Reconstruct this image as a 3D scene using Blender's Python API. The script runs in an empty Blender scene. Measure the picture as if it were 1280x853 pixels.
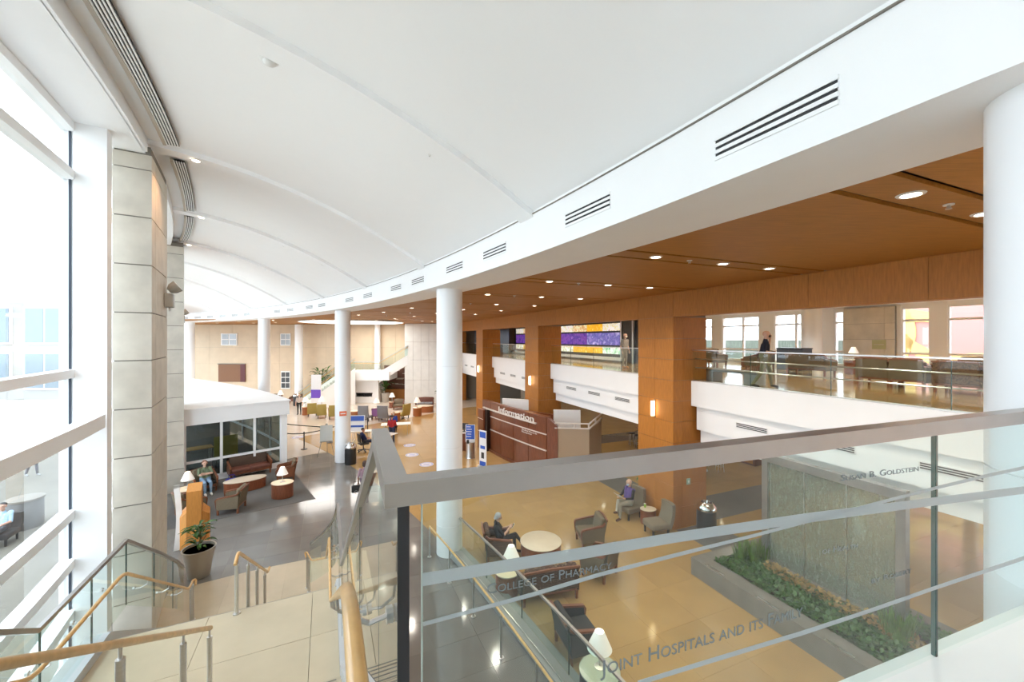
import bpy, bmesh, math, random
from mathutils import Matrix, Vector
import numpy as np
random.seed(7)
PI = math.pi
S = bpy.context.scene
COL = S.collection

# ------------------------------------------------------------------ camera, sky, exposure
cd = bpy.data.cameras.new('camera'); cam = bpy.data.objects.new('camera', cd); COL.objects.link(cam)
cam.location = (0, 0, 6.4); cam.rotation_euler = (PI/2, 0, 0)
cd.sensor_width = 36; cd.lens = 14.0; cd.shift_y = -0.00195; cd.clip_start = 0.05; cd.clip_end = 400
S.camera = cam
W = bpy.data.worlds.new('sky'); S.world = W; W.use_nodes = True
bg = W.node_tree.nodes['Background']
bg.inputs[0].default_value = (0.80, 0.90, 1.0, 1); bg.inputs[1].default_value = 5.2
sd = bpy.data.lights.new('sun', 'SUN'); sd.energy = 3.0; sd.angle = 0.03; sd.color = (1, .95, .86)
sun = bpy.data.objects.new('sun', sd); COL.objects.link(sun); sun.rotation_euler = (math.radians(38), math.radians(0), math.radians(118))
S.view_settings.view_transform = 'Standard'; S.view_settings.look = 'None'
S.view_settings.gamma = 1.0; S.view_settings.exposure = 0.27
S.view_settings.use_curve_mapping = False
S.cycles.max_bounces = 10; S.cycles.diffuse_bounces = 6; S.cycles.glossy_bounces = 4
S.cycles.transparent_max_bounces = 24; S.cycles.use_denoising = True
S.cycles.sample_clamp_indirect = 6; S.cycles.caustics_reflective = False; S.cycles.caustics_refractive = False

# ------------------------------------------------------------------ frames of reference
CX, CY, R0 = -56.77, -23.87, 65.56          # the hall is an arc; columns stand on radius R0
def pol(th, dr):
    t = math.radians(th); r = R0 + dr
    return (CX + r*math.cos(t), CY + r*math.sin(t))
def tan_rz(th): return math.radians(th)      # local +X outward along the radius
def AN(a, n): return (-.384*a + .923*n, .923*a + .384*n)     # along / across the straight balcony front
A_RZ = math.atan2(.384, .923)                # local +X = n, local +Y = a
def UV(u, v): return (-.423*u + .906*v, .906*u + .423*v)     # along / across the stair
U_RZ = math.atan2(.423, .906)                # local +X = v, local +Y = u
def toAN(x, y): return (-.384*x + .923*y, .923*x + .384*y)
def drof(x, y): return math.hypot(x-CX, y-CY) - R0
def thof(x, y): return math.degrees(math.atan2(y-CY, x-CX))

# ------------------------------------------------------------------ materials
MATS = {}
def mat(name, col, rough=.5, metal=0, spec=.5, var=0, scale=8, bump=0, bscale=60, stretch=None, emit=None, estr=0, rand=0, sheen=0, coat=0):
    if name in MATS: return MATS[name]
    m = bpy.data.materials.new(name); m.use_nodes = True; MATS[name] = m
    nt = m.node_tree; p = nt.nodes['Principled BSDF']
    p.inputs['Roughness'].default_value = rough; p.inputs['Metallic'].default_value = metal
    p.inputs['Specular IOR Level'].default_value = spec
    if coat: p.inputs['Coat Weight'].default_value = coat; p.inputs['Coat Roughness'].default_value = .08
    c4 = (*col, 1); p.inputs['Base Color'].default_value = c4
    tc = nt.nodes.new('ShaderNodeTexCoord'); src = tc.outputs['Object']
    if stretch:
        mp = nt.nodes.new('ShaderNodeMapping'); mp.inputs['Scale'].default_value = stretch
        nt.links.new(src, mp.inputs[0]); src = mp.outputs[0]
    out = None
    if var:
        nz = nt.nodes.new('ShaderNodeTexNoise'); nz.inputs['Scale'].default_value = scale; nz.inputs['Detail'].default_value = 4
        nt.links.new(src, nz.inputs['Vector'])
        rp = nt.nodes.new('ShaderNodeValToRGB'); rp.color_ramp.elements[0].position = .3; rp.color_ramp.elements[1].position = .7
        rp.color_ramp.elements[0].color = (*[max(0, c*(1-var)) for c in col], 1)
        rp.color_ramp.elements[1].color = (*[min(1, c*(1+var)) for c in col], 1)
        nt.links.new(nz.outputs[0], rp.inputs[0]); out = rp.outputs[0]
    if rand:
        oi = nt.nodes.new('ShaderNodeObjectInfo')
        mr = nt.nodes.new('ShaderNodeMapRange'); mr.inputs[3].default_value = 1-rand; mr.inputs[4].default_value = 1+rand
        nt.links.new(oi.outputs['Random'], mr.inputs[0])
        hs = nt.nodes.new('ShaderNodeHueSaturation'); nt.links.new(mr.outputs[0], hs.inputs['Value'])
        if out: nt.links.new(out, hs.inputs['Color'])
        else: hs.inputs['Color'].default_value = c4
        out = hs.outputs[0]
    if out: nt.links.new(out, p.inputs['Base Color'])
    if bump:
        nb = nt.nodes.new('ShaderNodeTexNoise'); nb.inputs['Scale'].default_value = bscale; nb.inputs['Detail'].default_value = 3
        nt.links.new(src, nb.inputs['Vector'])
        b = nt.nodes.new('ShaderNodeBump'); b.inputs['Strength'].default_value = bump; b.inputs['Distance'].default_value = .02
        nt.links.new(nb.outputs[0], b.inputs['Height']); nt.links.new(b.outputs[0], p.inputs['Normal'])
    if emit:
        p.inputs['Emission Color'].default_value = (*emit, 1); p.inputs['Emission Strength'].default_value = estr
    return m
def glass(name, tint=(.93, .97, .955), ior=1.5, rough=0.0, film=0.0, filmcol=(.8, .85, .85), bump=0, bscale=20):
    m = bpy.data.materials.new(name); m.use_nodes = True; MATS[name] = m
    nt = m.node_tree; nt.nodes.remove(nt.nodes['Principled BSDF']); o = nt.nodes['Material Output']
    t = nt.nodes.new('ShaderNodeBsdfTransparent'); t.inputs[0].default_value = (*tint, 1)
    g = nt.nodes.new('ShaderNodeBsdfGlossy'); g.inputs['Roughness'].default_value = rough; g.inputs[0].default_value = (1, 1, 1, 1)
    f = nt.nodes.new('ShaderNodeFresnel'); f.inputs[0].default_value = ior
    ge = nt.nodes.new('ShaderNodeNewGeometry'); iv = nt.nodes.new('ShaderNodeMath'); iv.operation = 'SUBTRACT'; iv.inputs[0].default_value = 1
    nt.links.new(ge.outputs['Backfacing'], iv.inputs[1])
    mu = nt.nodes.new('ShaderNodeMath'); mu.operation = 'MULTIPLY'; nt.links.new(f.outputs[0], mu.inputs[0]); nt.links.new(iv.outputs[0], mu.inputs[1])
    mx = nt.nodes.new('ShaderNodeMixShader'); nt.links.new(mu.outputs[0], mx.inputs[0])
    base = t.outputs[0]
    if film:
        d = nt.nodes.new('ShaderNodeBsdfDiffuse'); d.inputs[0].default_value = (*filmcol, 1)
        m2 = nt.nodes.new('ShaderNodeMixShader'); m2.inputs[0].default_value = film
        nt.links.new(t.outputs[0], m2.inputs[1]); nt.links.new(d.outputs[0], m2.inputs[2]); base = m2.outputs[0]
        if bump:
            tc = nt.nodes.new('ShaderNodeTexCoord'); mp = nt.nodes.new('ShaderNodeMapping'); mp.inputs['Scale'].default_value = (1, 1, .35)
            nb = nt.nodes.new('ShaderNodeTexNoise'); nb.inputs['Scale'].default_value = bscale; nb.inputs['Detail'].default_value = 4
            b = nt.nodes.new('ShaderNodeBump'); b.inputs['Strength'].default_value = bump; b.inputs['Distance'].default_value = .03
            nt.links.new(tc.outputs['Object'], mp.inputs[0]); nt.links.new(mp.outputs[0], nb.inputs['Vector']); nt.links.new(nb.outputs[0], b.inputs['Height'])
            nt.links.new(b.outputs[0], g.inputs['Normal']); nt.links.new(b.outputs[0], d.inputs['Normal'])
            rp = nt.nodes.new('ShaderNodeMapRange'); rp.inputs[1].default_value = .35; rp.inputs[2].default_value = .65; rp.inputs[3].default_value = film*.75; rp.inputs[4].default_value = film*1.25
            nt.links.new(nb.outputs[0], rp.inputs[0]); nt.links.new(rp.outputs[0], m2.inputs[0])
    nt.links.new(base, mx.inputs[1]); nt.links.new(g.outputs[0], mx.inputs[2])
    nt.links.new(mx.outputs[0], o.inputs['Surface'])
    return m
def voro(name, cols, scale=6, estr=0, rough=.5, kind='VORONOI', stretch=None, spec=.3):
    m = bpy.data.materials.new(name); m.use_nodes = True; MATS[name] = m
    nt = m.node_tree; p = nt.nodes['Principled BSDF']; p.inputs['Roughness'].default_value = rough; p.inputs['Specular IOR Level'].default_value = spec
    tc = nt.nodes.new('ShaderNodeTexCoord'); src = tc.outputs['Object']
    if stretch:
        mp = nt.nodes.new('ShaderNodeMapping'); mp.inputs['Scale'].default_value = stretch; nt.links.new(src, mp.inputs[0]); src = mp.outputs[0]
    if kind == 'WAVE':
        v = nt.nodes.new('ShaderNodeTexWave'); v.bands_direction = 'Z'; v.inputs['Scale'].default_value = scale; v.inputs['Distortion'].default_value = 5; v.inputs['Detail'].default_value = 2; v.inputs['Detail Scale'].default_value = 2.5; o = v.outputs['Color']
    elif kind == 'VORONOI':
        v = nt.nodes.new('ShaderNodeTexVoronoi'); v.inputs['Scale'].default_value = scale; o = v.outputs['Color']
    else:
        v = nt.nodes.new('ShaderNodeTexNoise'); v.inputs['Scale'].default_value = scale; v.inputs['Detail'].default_value = 3; o = v.outputs[0]
    nt.links.new(src, v.inputs['Vector'])
    rp = nt.nodes.new('ShaderNodeValToRGB'); rp.color_ramp.interpolation = 'CONSTANT' if kind == 'VORONOI' else 'LINEAR'
    els = rp.color_ramp.elements
    lo, hi = (0, 1) if kind == 'VORONOI' else (.3, .75)
    while len(els) < len(cols): els.new(.5)
    for i, c in enumerate(cols): els[i].position = lo+(hi-lo)*i/max(1, len(cols)-(0 if kind == 'VORONOI' else 1)); els[i].color = (*c, 1)
    nt.links.new(o, rp.inputs[0]); nt.links.new(rp.outputs[0], p.inputs['Base Color'])
    if estr: nt.links.new(rp.outputs[0], p.inputs['Emission Color']); p.inputs['Emission Strength'].default_value = estr
    return m

M_WHITE = mat('white_paint', (.91, .915, .92), .55, var=.01, scale=2)
M_CEIL = mat('ceiling_paint', (.95, .955, .96), .6, var=.008, scale=1.5)
M_TRIM = mat('white_trim', (.83, .83, .82), .45)
M_COLW = mat('column_enamel', (.90, .915, .935), .3, spec=.5)
M_BLACK = mat('black_void', (.015, .015, .018), .6)
M_BLK = mat('black_plastic', (.02, .02, .022), .4)
M_STEEL = mat('brushed_steel', (.62, .61, .60), .28, 1, var=.05, scale=3, stretch=(1, 1, 40))
M_DSTEEL = mat('satin_rail_steel', (.38, .36, .345), .32, .85, var=.06, scale=5)
M_MAPLE = mat('maple_rail', (.66, .40, .15), .35, var=.14, scale=14, stretch=(1, 1, .2), coat=.3)
M_WOOD = mat('anigre_panel', (.40, .155, .028), .45, spec=.3, var=.13, scale=7, stretch=(5, 5, .5), rand=.06)
M_WOODC = mat('wood_ceiling_panel', (.36, .155, .028), .5, spec=.25, var=.16, scale=9, stretch=(.35, 6, 6), rand=.05)
M_CHERRY = mat('cherry_wood', (.20, .06, .025), .35, var=.25, scale=9, stretch=(5, 5, .6), coat=.2)
M_DESK = mat('desk_mahogany', (.165, .05, .022), .3, var=.25, scale=6, stretch=(4, 4, .5), rand=.06, coat=.3)
M_STONE = mat('limestone', (.62, .58, .50), .6, var=.10, scale=2.2, rand=.05, bump=.05)
M_JOINT = mat('dark_joint', (.22, .20, .17), .8)
M_GREY = mat('grey_floor_stone', (.175, .168, .155), .10, spec=.65, var=.07, scale=1.3, rand=.09)
M_BEIGE = mat('beige_floor_stone', (.41, .262, .108), .10, spec=.6, var=.07, scale=1.2, rand=.08)
M_PALE = mat('pale_floor_stone', (.54, .46, .33), .25, spec=.5, var=.05, scale=2, rand=.04)
M_GROUT = mat('grout', (.26, .215, .16), .7)
M_CARPET = mat('carpet', (.105, .10, .092), .95, var=.2, scale=60, bump=.3, bscale=200)
M_GLASS = glass('guard_glass', (.90, .955, .935))
M_PANE = glass('window_pane', (.96, .975, .98))
M_DPANE = glass('dark_glazing', (.62, .66, .66))
M_GEDGE = mat('glass_edge', (.01, .05, .045), .15)
M_ETCH = glass('etched_line', (.6, .65, .65), film=.62, filmcol=(.52, .57, .58), rough=.4)
M_LETTER = mat('etched_letter', (.17, .20, .21), .6)

# ------------------------------------------------------------------ mesh building
WM = {}
def wm(o): return WM.get(o.name, Matrix.Identity(4))
class B:
    def __init__(s): s.v = []; s.f = []
    def add(s, vs, fs):
        k = len(s.v); s.v += [tuple(p) for p in vs]; s.f += [tuple(i+k for i in f) for f in fs]; return s
    def hexa(s, p):   # 4 bottom, 4 top
        return s.add(p, [(3,2,1,0),(4,5,6,7),(0,1,5,4),(1,2,6,5),(2,3,7,6),(3,0,4,7)])
    def box(s, c, d, rz=0, top=1.0):
        x, y, z = c; a, b, h = d[0]/2, d[1]/2, d[2]/2; co, si = math.cos(rz), math.sin(rz); P = []
        for zz, k in ((-h, 1), (h, top)):
            for sx, sy in ((-1,-1),(1,-1),(1,1),(-1,1)):
                lx, ly = sx*a*k, sy*b*k
                P.append((x+lx*co-ly*si, y+lx*si+ly*co, z+zz))
        return s.hexa(P)
    def rbox(s, c, d, r=.02, rz=0, n=2):      # box with bevelled edges
        bm = bmesh.new(); bmesh.ops.create_cube(bm, size=1)
        bmesh.ops.scale(bm, vec=d, verts=bm.verts)
        bmesh.ops.bevel(bm, geom=bm.edges[:], offset=min(r, min(d)*.45), segments=n, affect='EDGES', profile=.5)
        m = Matrix.Translation(c) @ Matrix.Rotation(rz, 4, 'Z')
        bm.verts.index_update()
        s.add([m @ v.co for v in bm.verts], [[v.index for v in f.verts] for f in bm.faces]); bm.free(); return s
    def prism(s, poly, z0, z1):
        n = len(poly); a = sum(poly[i][0]*poly[(i+1)%n][1]-poly[(i+1)%n][0]*poly[i][1] for i in range(n))
        if a < 0: poly = poly[::-1]
        z0f = z0 if callable(z0) else (lambda p: z0); z1f = z1 if callable(z1) else (lambda p: z1)
        vs = [(p[0], p[1], z0f(p)) for p in poly]+[(p[0], p[1], z1f(p)) for p in poly]
        return s.add(vs, [tuple(range(n-1, -1, -1)), tuple(range(n, 2*n))]+[(i, (i+1)%n, (i+1)%n+n, i+n) for i in range(n)])
    def lathe(s, prof, n=20, c=(0,0,0), sx=1, sy=1, rz=0, caps=True):
        vs = []; fs = []; m = len(prof); co, si = math.cos(rz), math.sin(rz)
        for r, z in prof:
            for i in range(n):
                t = 2*PI*i/n; lx, ly = r*math.cos(t)*sx, r*math.sin(t)*sy
                vs.append((c[0]+lx*co-ly*si, c[1]+lx*si+ly*co, c[2]+z))
        for j in range(m-1):
            for i in range(n):
                fs.append((j*n+i, j*n+(i+1)%n, (j+1)*n+(i+1)%n, (j+1)*n+i))
        if caps: fs += [tuple(range(n-1, -1, -1)), tuple(range((m-1)*n, m*n))]
        return s.add(vs, fs)
    def cyl(s, c, r, h, n=20, r1=None): return s.lathe([(r, 0), (r if r1 is None else r1, h)], n, c)
    def tube(s, pts, r, n=8, r1=None, closed=False):
        pts = [Vector(p) for p in pts]; k = len(pts); vs = []; fs = []
        for i, p in enumerate(pts):
            a = pts[(i-1) % k] if (i or closed) else p; b = pts[(i+1) % k] if (i < k-1 or closed) else p
            t = (b-a).normalized(); up = Vector((0,0,1)) if abs(t.z) < .95 else Vector((1,0,0))
            x = t.cross(up).normalized(); y = x.cross(t).normalized(); rr = r if r1 is None else r+(r1-r)*i/max(1, k-1)
            for j in range(n):
                q = 2*PI*j/n; vs.append(p+x*rr*math.cos(q)+y*rr*math.sin(q))
        for i in range(k if closed else k-1):
            for j in range(n):
                i2 = (i+1) % k
                fs.append((i*n+j, i*n+(j+1)%n, i2*n+(j+1)%n, i2*n+j))
        if not closed: fs += [tuple(range(n-1, -1, -1)), tuple(range((k-1)*n, k*n))]
        return s.add(vs, fs)
    def bar(s, pts, w, h, closed=False):      # upright rectangular section swept along a polyline, z = centre
        pts = [Vector(p) for p in pts]; k = len(pts); vs = []
        for i, p in enumerate(pts):
            d = Vector((0,0,0))
            if i: d += (p-pts[i-1]).normalized()
            if i < k-1: d += (pts[i+1]-p).normalized()
            d.normalize(); hx = Vector((d.x, d.y, 0)).normalized(); sd_ = Vector((hx.y, -hx.x, 0))
            mi = 1.0
            if 0 < i < k-1:
                d1 = Vector(((p-pts[i-1]).x, (p-pts[i-1]).y, 0)).normalized(); mi = 1/max(.4, hx.dot(d1))
            upv = sd_.cross(d).normalized()
            if upv.z < 0: upv = -upv
            for a, b in ((-1,-1),(1,-1),(1,1),(-1,1)): vs.append(p+sd_*a*w/2*mi+upv*b*h/2)
        fs = [(3,2,1,0), tuple((k-1)*4+j for j in range(4))]
        for i in range(k-1):
            for j in range(4): fs.append((i*4+j, i*4+(j+1)%4, (i+1)*4+(j+1)%4, (i+1)*4+j))
        return s.add(vs, fs)
    def arc(s, t0, t1, d0, d1, z0, z1, n=None):   # solid arc of the hall
        n = n or max(2, int((t1-t0)/.7)); vs = []; fs = []
        for i in range(n+1):
            t = t0+(t1-t0)*i/n
            for d, z in ((d0,z0),(d1,z0),(d1,z1),(d0,z1)): vs.append((*pol(t, d), z))
        fs = [(0,1,2,3), tuple(n*4+j for j in (3,2,1,0))]
        for i in range(n):
            for j in range(4): fs.append((i*4+j, (i+1)*4+j, (i+1)*4+(j+1)%4, i*4+(j+1)%4))
        return s.add(vs, fs)
    def sph(s, c, r, n=12, m=8):
        rx, ry, rz = (r, r, r) if isinstance(r, (int, float)) else r
        vs = [(c[0], c[1], c[2]-rz)]; fs = []
        for j in range(1, m):
            t = -PI/2+PI*j/m
            for i in range(n):
                q = 2*PI*i/n; vs.append((c[0]+rx*math.cos(t)*math.cos(q), c[1]+ry*math.cos(t)*math.sin(q), c[2]+rz*math.sin(t)))
        vs.append((c[0], c[1], c[2]+rz)); e = len(vs)-1
        for i in range(n): fs.append((0, 1+(i+1)%n, 1+i)); fs.append((e, e-n+i, e-n+(i+1)%n))
        for j in range(m-2):
            for i in range(n): fs.append((1+j*n+i, 1+j*n+(i+1)%n, 1+(j+1)*n+(i+1)%n, 1+(j+1)*n+i))
        return s.add(vs, fs)
    def xf(s, m): s.v = [tuple(m @ Vector(p)) for p in s.v]; return s
    def build(s, name, m, parent=None, world=False, smooth=False):
        vs = s.v
        if world and parent is not None:
            inv = wm(parent).inverted(); vs = [tuple(inv @ Vector(p)) for p in vs]
        me = bpy.data.meshes.new(name); me.from_pydata(vs, [], s.f); me.update()
        if smooth:
            me.polygons.foreach_set('use_smooth', [True]*len(me.polygons))
            try: me.set_sharp_from_angle(angle=math.radians(40))
            except Exception: pass
        return obj(name, me, m, parent)
def obj(name, me, m, parent=None):
    if m is not None and not me.materials: me.materials.append(m)
    o = bpy.data.objects.new(name, me); COL.objects.link(o)
    if parent is not None: o.parent = parent; WM[o.name] = wm(parent)
    return o
def thing(name, label, cat, loc=(0,0,0), rz=0, group=None):
    o = bpy.data.objects.new(name, None); COL.objects.link(o); o.empty_display_size = .1
    o.location = loc; o.rotation_euler = (0, 0, rz)
    WM[o.name] = Matrix.Translation(loc) @ Matrix.Rotation(rz, 4, 'Z')
    o['label'] = label; o['category'] = cat
    if group: o['group'] = group
    return o
def tag(o, label, cat, group=None):
    o['label'] = label; o['category'] = cat
    if group: o['group'] = group
    return o
def struct(o): o['kind'] = 'structure'; return o
def sroot(name, loc=(0,0,0), rz=0):
    o = bpy.data.objects.new(name, None); COL.objects.link(o); o.location = loc; o.rotation_euler = (0,0,rz)
    WM[o.name] = Matrix.Translation(loc) @ Matrix.Rotation(rz, 4, 'Z'); return struct(o)
def dup(root, loc, rz, label=None, group=None):
    r = root.copy(); COL.objects.link(r); r.location = loc; r.rotation_euler = (0,0,rz)
    if label: r['label'] = label
    if group: r['group'] = group
    for ch in list(root.children):
        c = ch.copy(); COL.objects.link(c); c.parent = r
        for g in list(ch.children):
            d = g.copy(); COL.objects.link(d); d.parent = c
    return r
def text_mesh(body, size, ext=.002, small_caps=False, align='LEFT'):
    cu = bpy.data.curves.new('lettering', 'FONT'); cu.body = body; cu.size = size; cu.extrude = ext; cu.align_x = align
    cu.resolution_u = 3
    if small_caps:
        cu.small_caps_scale = .76
        for i, ch in enumerate(body):
            if ch.islower(): cu.body_format[i].use_small_caps = True
    o = bpy.data.objects.new('lettering', cu); COL.objects.link(o)
    dg = bpy.context.evaluated_depsgraph_get(); me = bpy.data.meshes.new_from_object(o.evaluated_get(dg))
    bpy.data.objects.remove(o); me.materials.clear(); return me

# ================================================================== THE SETTING
def clip(poly, g):                            # keep g(x, y) >= 0
    out = []; n = len(poly); vals = [g(*p) for p in poly]
    for i in range(n):
        p, q, a, b = poly[i], poly[(i+1) % n], vals[i], vals[(i+1) % n]
        if a >= 0: out.append(p)
        if (a >= 0) != (b >= 0):
            t = a/(a-b); out.append((p[0]+(q[0]-p[0])*t, p[1]+(q[1]-p[1])*t))
    return out
def tile_field(parent, frame, rz, du, dv, ru, rv, gs, m, name='tile', zt=0.0, th=.012, gap=.004, cap=290):
    full = {}; cells = []
    u = ru[0]
    while u < ru[1]-1e-6:
        v = rv[0]
        while v < rv[1]-1e-6:
            poly = [frame(u+gap/2, v+gap/2), frame(u+du-gap/2, v+gap/2), frame(u+du-gap/2, v+dv-gap/2), frame(u+gap/2, v+dv-gap/2)]
            c = frame(u+du/2, v+dv/2); whole = all(g(*p) >= 0 for g in gs for p in poly)
            if whole: cells.append((math.hypot(*c), c, None))
            else:
                for g in gs:
                    if len(poly) >= 3: poly = clip(poly, g)
                if len(poly) >= 3:
                    ar = abs(sum(poly[i][0]*poly[(i+1)%len(poly)][1]-poly[(i+1)%len(poly)][0]*poly[i][1] for i in range(len(poly))))/2
                    if ar > .02*du*dv: cells.append((math.hypot(*c), c, poly))
            v += dv
        u += du
    cells.sort(key=lambda q: q[0]); proto = None; rest = B()
    for k, (d, c, poly) in enumerate(cells):
        if k < cap:
            if poly is None:
                if proto is None: proto = B().box((0, 0, -th/2), (dv-gap, du-gap, th)).build(name, m, parent); o = proto
                else: o = proto.copy(); COL.objects.link(o)
                o.location = (c[0], c[1], zt); o.rotation_euler = (0, 0, rz)
            else: B().prism(poly, zt-th, zt).build(name, m, parent)
        else:
            if poly is None: rest.box((c[0], c[1], zt-th/2), (dv-gap, du-gap, th), rz)
            else: rest.prism(poly, zt-th, zt)
    if rest.v: rest.build(name+'_field', m, parent)['kind'] = 'stuff'
T0, T1 = 6, 62
outline = [pol(t, -7.9) for t in range(T0, T1+1, 2)]+[(-44, 43), (2, 50), AN(50, 22.6), AN(-14, 22.6)]
floor = struct(B().prism(outline, -.3, -.009).build('floor', M_GROUT))
g_in = lambda x, y: -drof(x, y)
g_out = lambda x, y: drof(x, y)
g_near = lambda x, y: 45.2-thof(x, y)
tile_field(floor, UV, U_RZ, .92, .92, (-2, 24), (-9, 8), [g_in, g_near, lambda x, y: drof(x, y)+7.7], M_GREY, 'grey_tile')
g_far = lambda x, y: 49.3-thof(x, y)+max(0, drof(x, y)-4)*0
tile_field(floor, AN, A_RZ, 1.22, 1.22, (-3, 36), (-6, 22), [g_out, g_far, lambda x, y: 21.8-toAN(x, y)[1]], M_BEIGE, 'beige_tile')
M_FARF = mat('far_pale_stone', (.62, .54, .46), .14, spec=.6, var=.05, scale=1)
far = B().prism([pol(45.2, -7.7)]+[pol(45.2, -7.7+d) for d in (2, 4, 6)]+[pol(45.2, -.02), pol(47, -.02), pol(49.3, -.02), pol(49.3, 9), pol(49.3, 19), (2, 49), (-43, 42.8), pol(61.9, -7.7), pol(55, -7.7), pol(50, -7.7)], -.012, 0).build('stone_field', M_FARF, floor)
bb = B().prism([pol(45.2, 0), pol(47, 0), pol(49.3, 0), pol(49.3, .02)][:4], -.012, -.001).build('stone_strip', M_BEIGE, floor)
for (a0, a1, n0, n1) in ((10.25, 11.95, 10.3, 20.5), (20.4, 22.2, 10.3, 20.5), (12.2, 20.3, 10.5, 11.9), (8.25, 10.2, 10.2, 11.7), (22.3, 30.3, 10.5, 11.9)):
    B().prism([AN(a0, n0), AN(a1, n0), AN(a1, n1), AN(a0, n1)], -.01, .002).build('grey_band', M_GREY, floor)
# pale stone apron at the foot of the stair
ap = lambda v: 12.45+.55*math.cos((v+1.2)/2.6)
vv = [-3.6, -2.3, -1.0, .3, 1.1]
for i in range(4):
    us = [vv[i]+(vv[i+1]-vv[i])*k/4 for k in range(5)]
    B().prism([UV(9.5, vv[i]+.003), *[UV(ap(q), q) for q in us], UV(9.5, vv[i+1]-.003)], -.01, .004).build('apron_slab', M_PALE, floor)
B().prism([(-7.87, 15.94), (-10.98, 19.75), (-13.9, 17.0), (-12.9, 15.0), (-11.6, 13.3)], 0, .008).build('carpet', M_CARPET, floor)

# ---- vaulted ceiling with ribs
def vz(m): return 10.72-.0427*(7-m)**2
ceil_ = B()
vs = []; fs = []; NT, NM = 80, 16
for i in range(NT+1):
    for j in range(NM+1):
        t = T0+(T1+8-T0)*i/NT; m_ = 7.4*j/NM; vs.append((*pol(t, -.6-m_), vz(min(m_, 6.9))))
k = NM+1
for i in range(NT):
    for j in range(NM): fs.append((i*k+j, i*k+j+1, (i+1)*k+j+1, (i+1)*k+j))
ceil_.add(vs, fs); n0 = len(ceil_.v)
ceil_.add([(x, y, z+.12) for x, y, z in vs], [f[::-1] for f in fs])
ceiling = struct(ceil_.build('ceiling', M_CEIL, smooth=True))
RIBS = [13.3, 18.4, 28.55, 33.7, 38.9, 44.1, 49.3, 54.5, 59.7]
for t in RIBS:
    b = B(); vs = []; w = math.degrees(.21/62)
    for j in range(15):
        m_ = .0+6.25*j/14
        for dt, dz in ((-w, .05), (-w, -.11), (w, -.11), (w, .05)): vs.append((*pol(t+dt, -.6-m_), vz(m_)+dz))
    fs = [(0,1,2,3), tuple(56+j for j in (3,2,1,0))]
    for j in range(14):
        for q in range(4): fs.append((j*4+q, (j+1)*4+q, (j+1)*4+(q+1)%4, j*4+(q+1)%4))
    b.add(vs, fs).build('rib', M_CEIL, ceiling)
# ---- curved white beam on the columns
beam = struct(B().arc(T0, T1+8, -.63, .57, 7.88, 8.7).build('ceiling_beam', M_WHITE, smooth=True))
B().arc(T0, T1+8, -.648, -.628, 8.585, 8.6).build('shadow_line', M_JOINT, beam)

# ---- window wall on the court side
ww = struct(B().arc(T0, T1, -7.95, -6.85, 10.3, 10.82).build('wall_court', M_WHITE, smooth=True))
B().arc(T0, T1, -7.95, -7.6, -.2, .35).build('sill_wall', M_WHITE, ww)
B().arc(T0, 33.2, -6.86, -6.80, 10.30, 10.47).build('header_band', M_WHITE, ww)
PIERS = [(13.2, 15.2), (23.4, 25.4), (33.3, 35.4), (43.45, 45.8), (53.7, 55.8)]
piers = []
for k, (t0, t1) in enumerate(PIERS):
    d1 = -6.75 if k != 3 else -6.42
    pr = struct(B().arc(t0+.015, t1-.015, -7.33, d1-.02, -.2, 10.45).build('wall_pier_%d' % (k+1), M_JOINT))
    z = -.05; tm = t0+.42
    while z < 10.2:
        z1 = min(z+1.0, 10.28); last = z+.012
        B().arc(t0, tm-.006, -7.35, d1, last, z1-.012, 2).build('stone_block', M_STONE, pr)
        B().arc(tm+.006, t1, -7.35, d1, last, z1-.012, 2).build('stone_block', M_STONE, pr)
        z += 1.0
def window(idx, t0, t1, nv, zs, sill=.35):
    w = sroot('window_%d' % idx, (*pol((t0+t1)/2, -7.75), sill))
    ts = [t0+(t1-t0)*i/nv for i in range(nv+1)]; hw = math.degrees(.075/57.8)
    for t in ts: B().arc(max(t0, t-hw), min(t1, t+hw), -7.86, -7.64, sill, 10.3, 1).build('mullion', M_WHITE, w, world=True)
    for z in zs: B().arc(t0, t1, -7.84, -7.64, z-.075, z+.075, 4*nv).build('transom', M_WHITE, w, world=True)
    for i in range(nv):
        for j in range(len(zs)-1):
            B().arc(ts[i], ts[i+1], -7.765, -7.745, zs[j], zs[j+1], 2).build('pane', M_PANE, w, world=True)
            B().arc(ts[i+1]-hw-math.degrees(.035/57.8), ts[i+1]-hw, -7.73, -7.70, zs[j]+.075, zs[j+1]-.075, 1).build('gasket', mat('gasket', (.03, .04, .06), .5), w, world=True)
ZS = [.43, 1.45, 2.37, 3.25, 4.75, 5.78, 9.35, 10.22]
wi = 0
FINS = []
for k in range(len(PIERS)+1):
    a = PIERS[k-1][1] if k else T0
    b = PIERS[k][0] if k < len(PIERS) else T1
    fins = [f for f in (a+.75, b-.75)] if k not in (0, len(PIERS)) else ([b-.75] if k == 0 else [a+.75])
    edges = [a]+sorted(fins)+[b]
    for i in range(len(edges)-1):
        wi += 1; span = edges[i+1]-edges[i]
        window(wi, edges[i]-(.9 if i == 0 and k else 0), edges[i+1]+(.9 if i == len(edges)-2 and k < len(PIERS) else 0), 1 if span < 1 else max(1, round(span/3.4)), ZS)
    FINS += fins
for i, t in enumerate(FINS):
    struct(B().arc(t-.16, t+.12, -7.66, -7.22, .0, 10.32, 2).build('trim_%d' % (i+1), M_WHITE))
for i, (a, b) in enumerate(((T0, 23.3), (25.5, 32.3), (36.2, 42.6), (46.6, 53))):
    struct(B().arc(a, b, -7.42, -7.22, 4.78, 5.02).build('trim_%d' % (20+i), M_WHITE))

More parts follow.
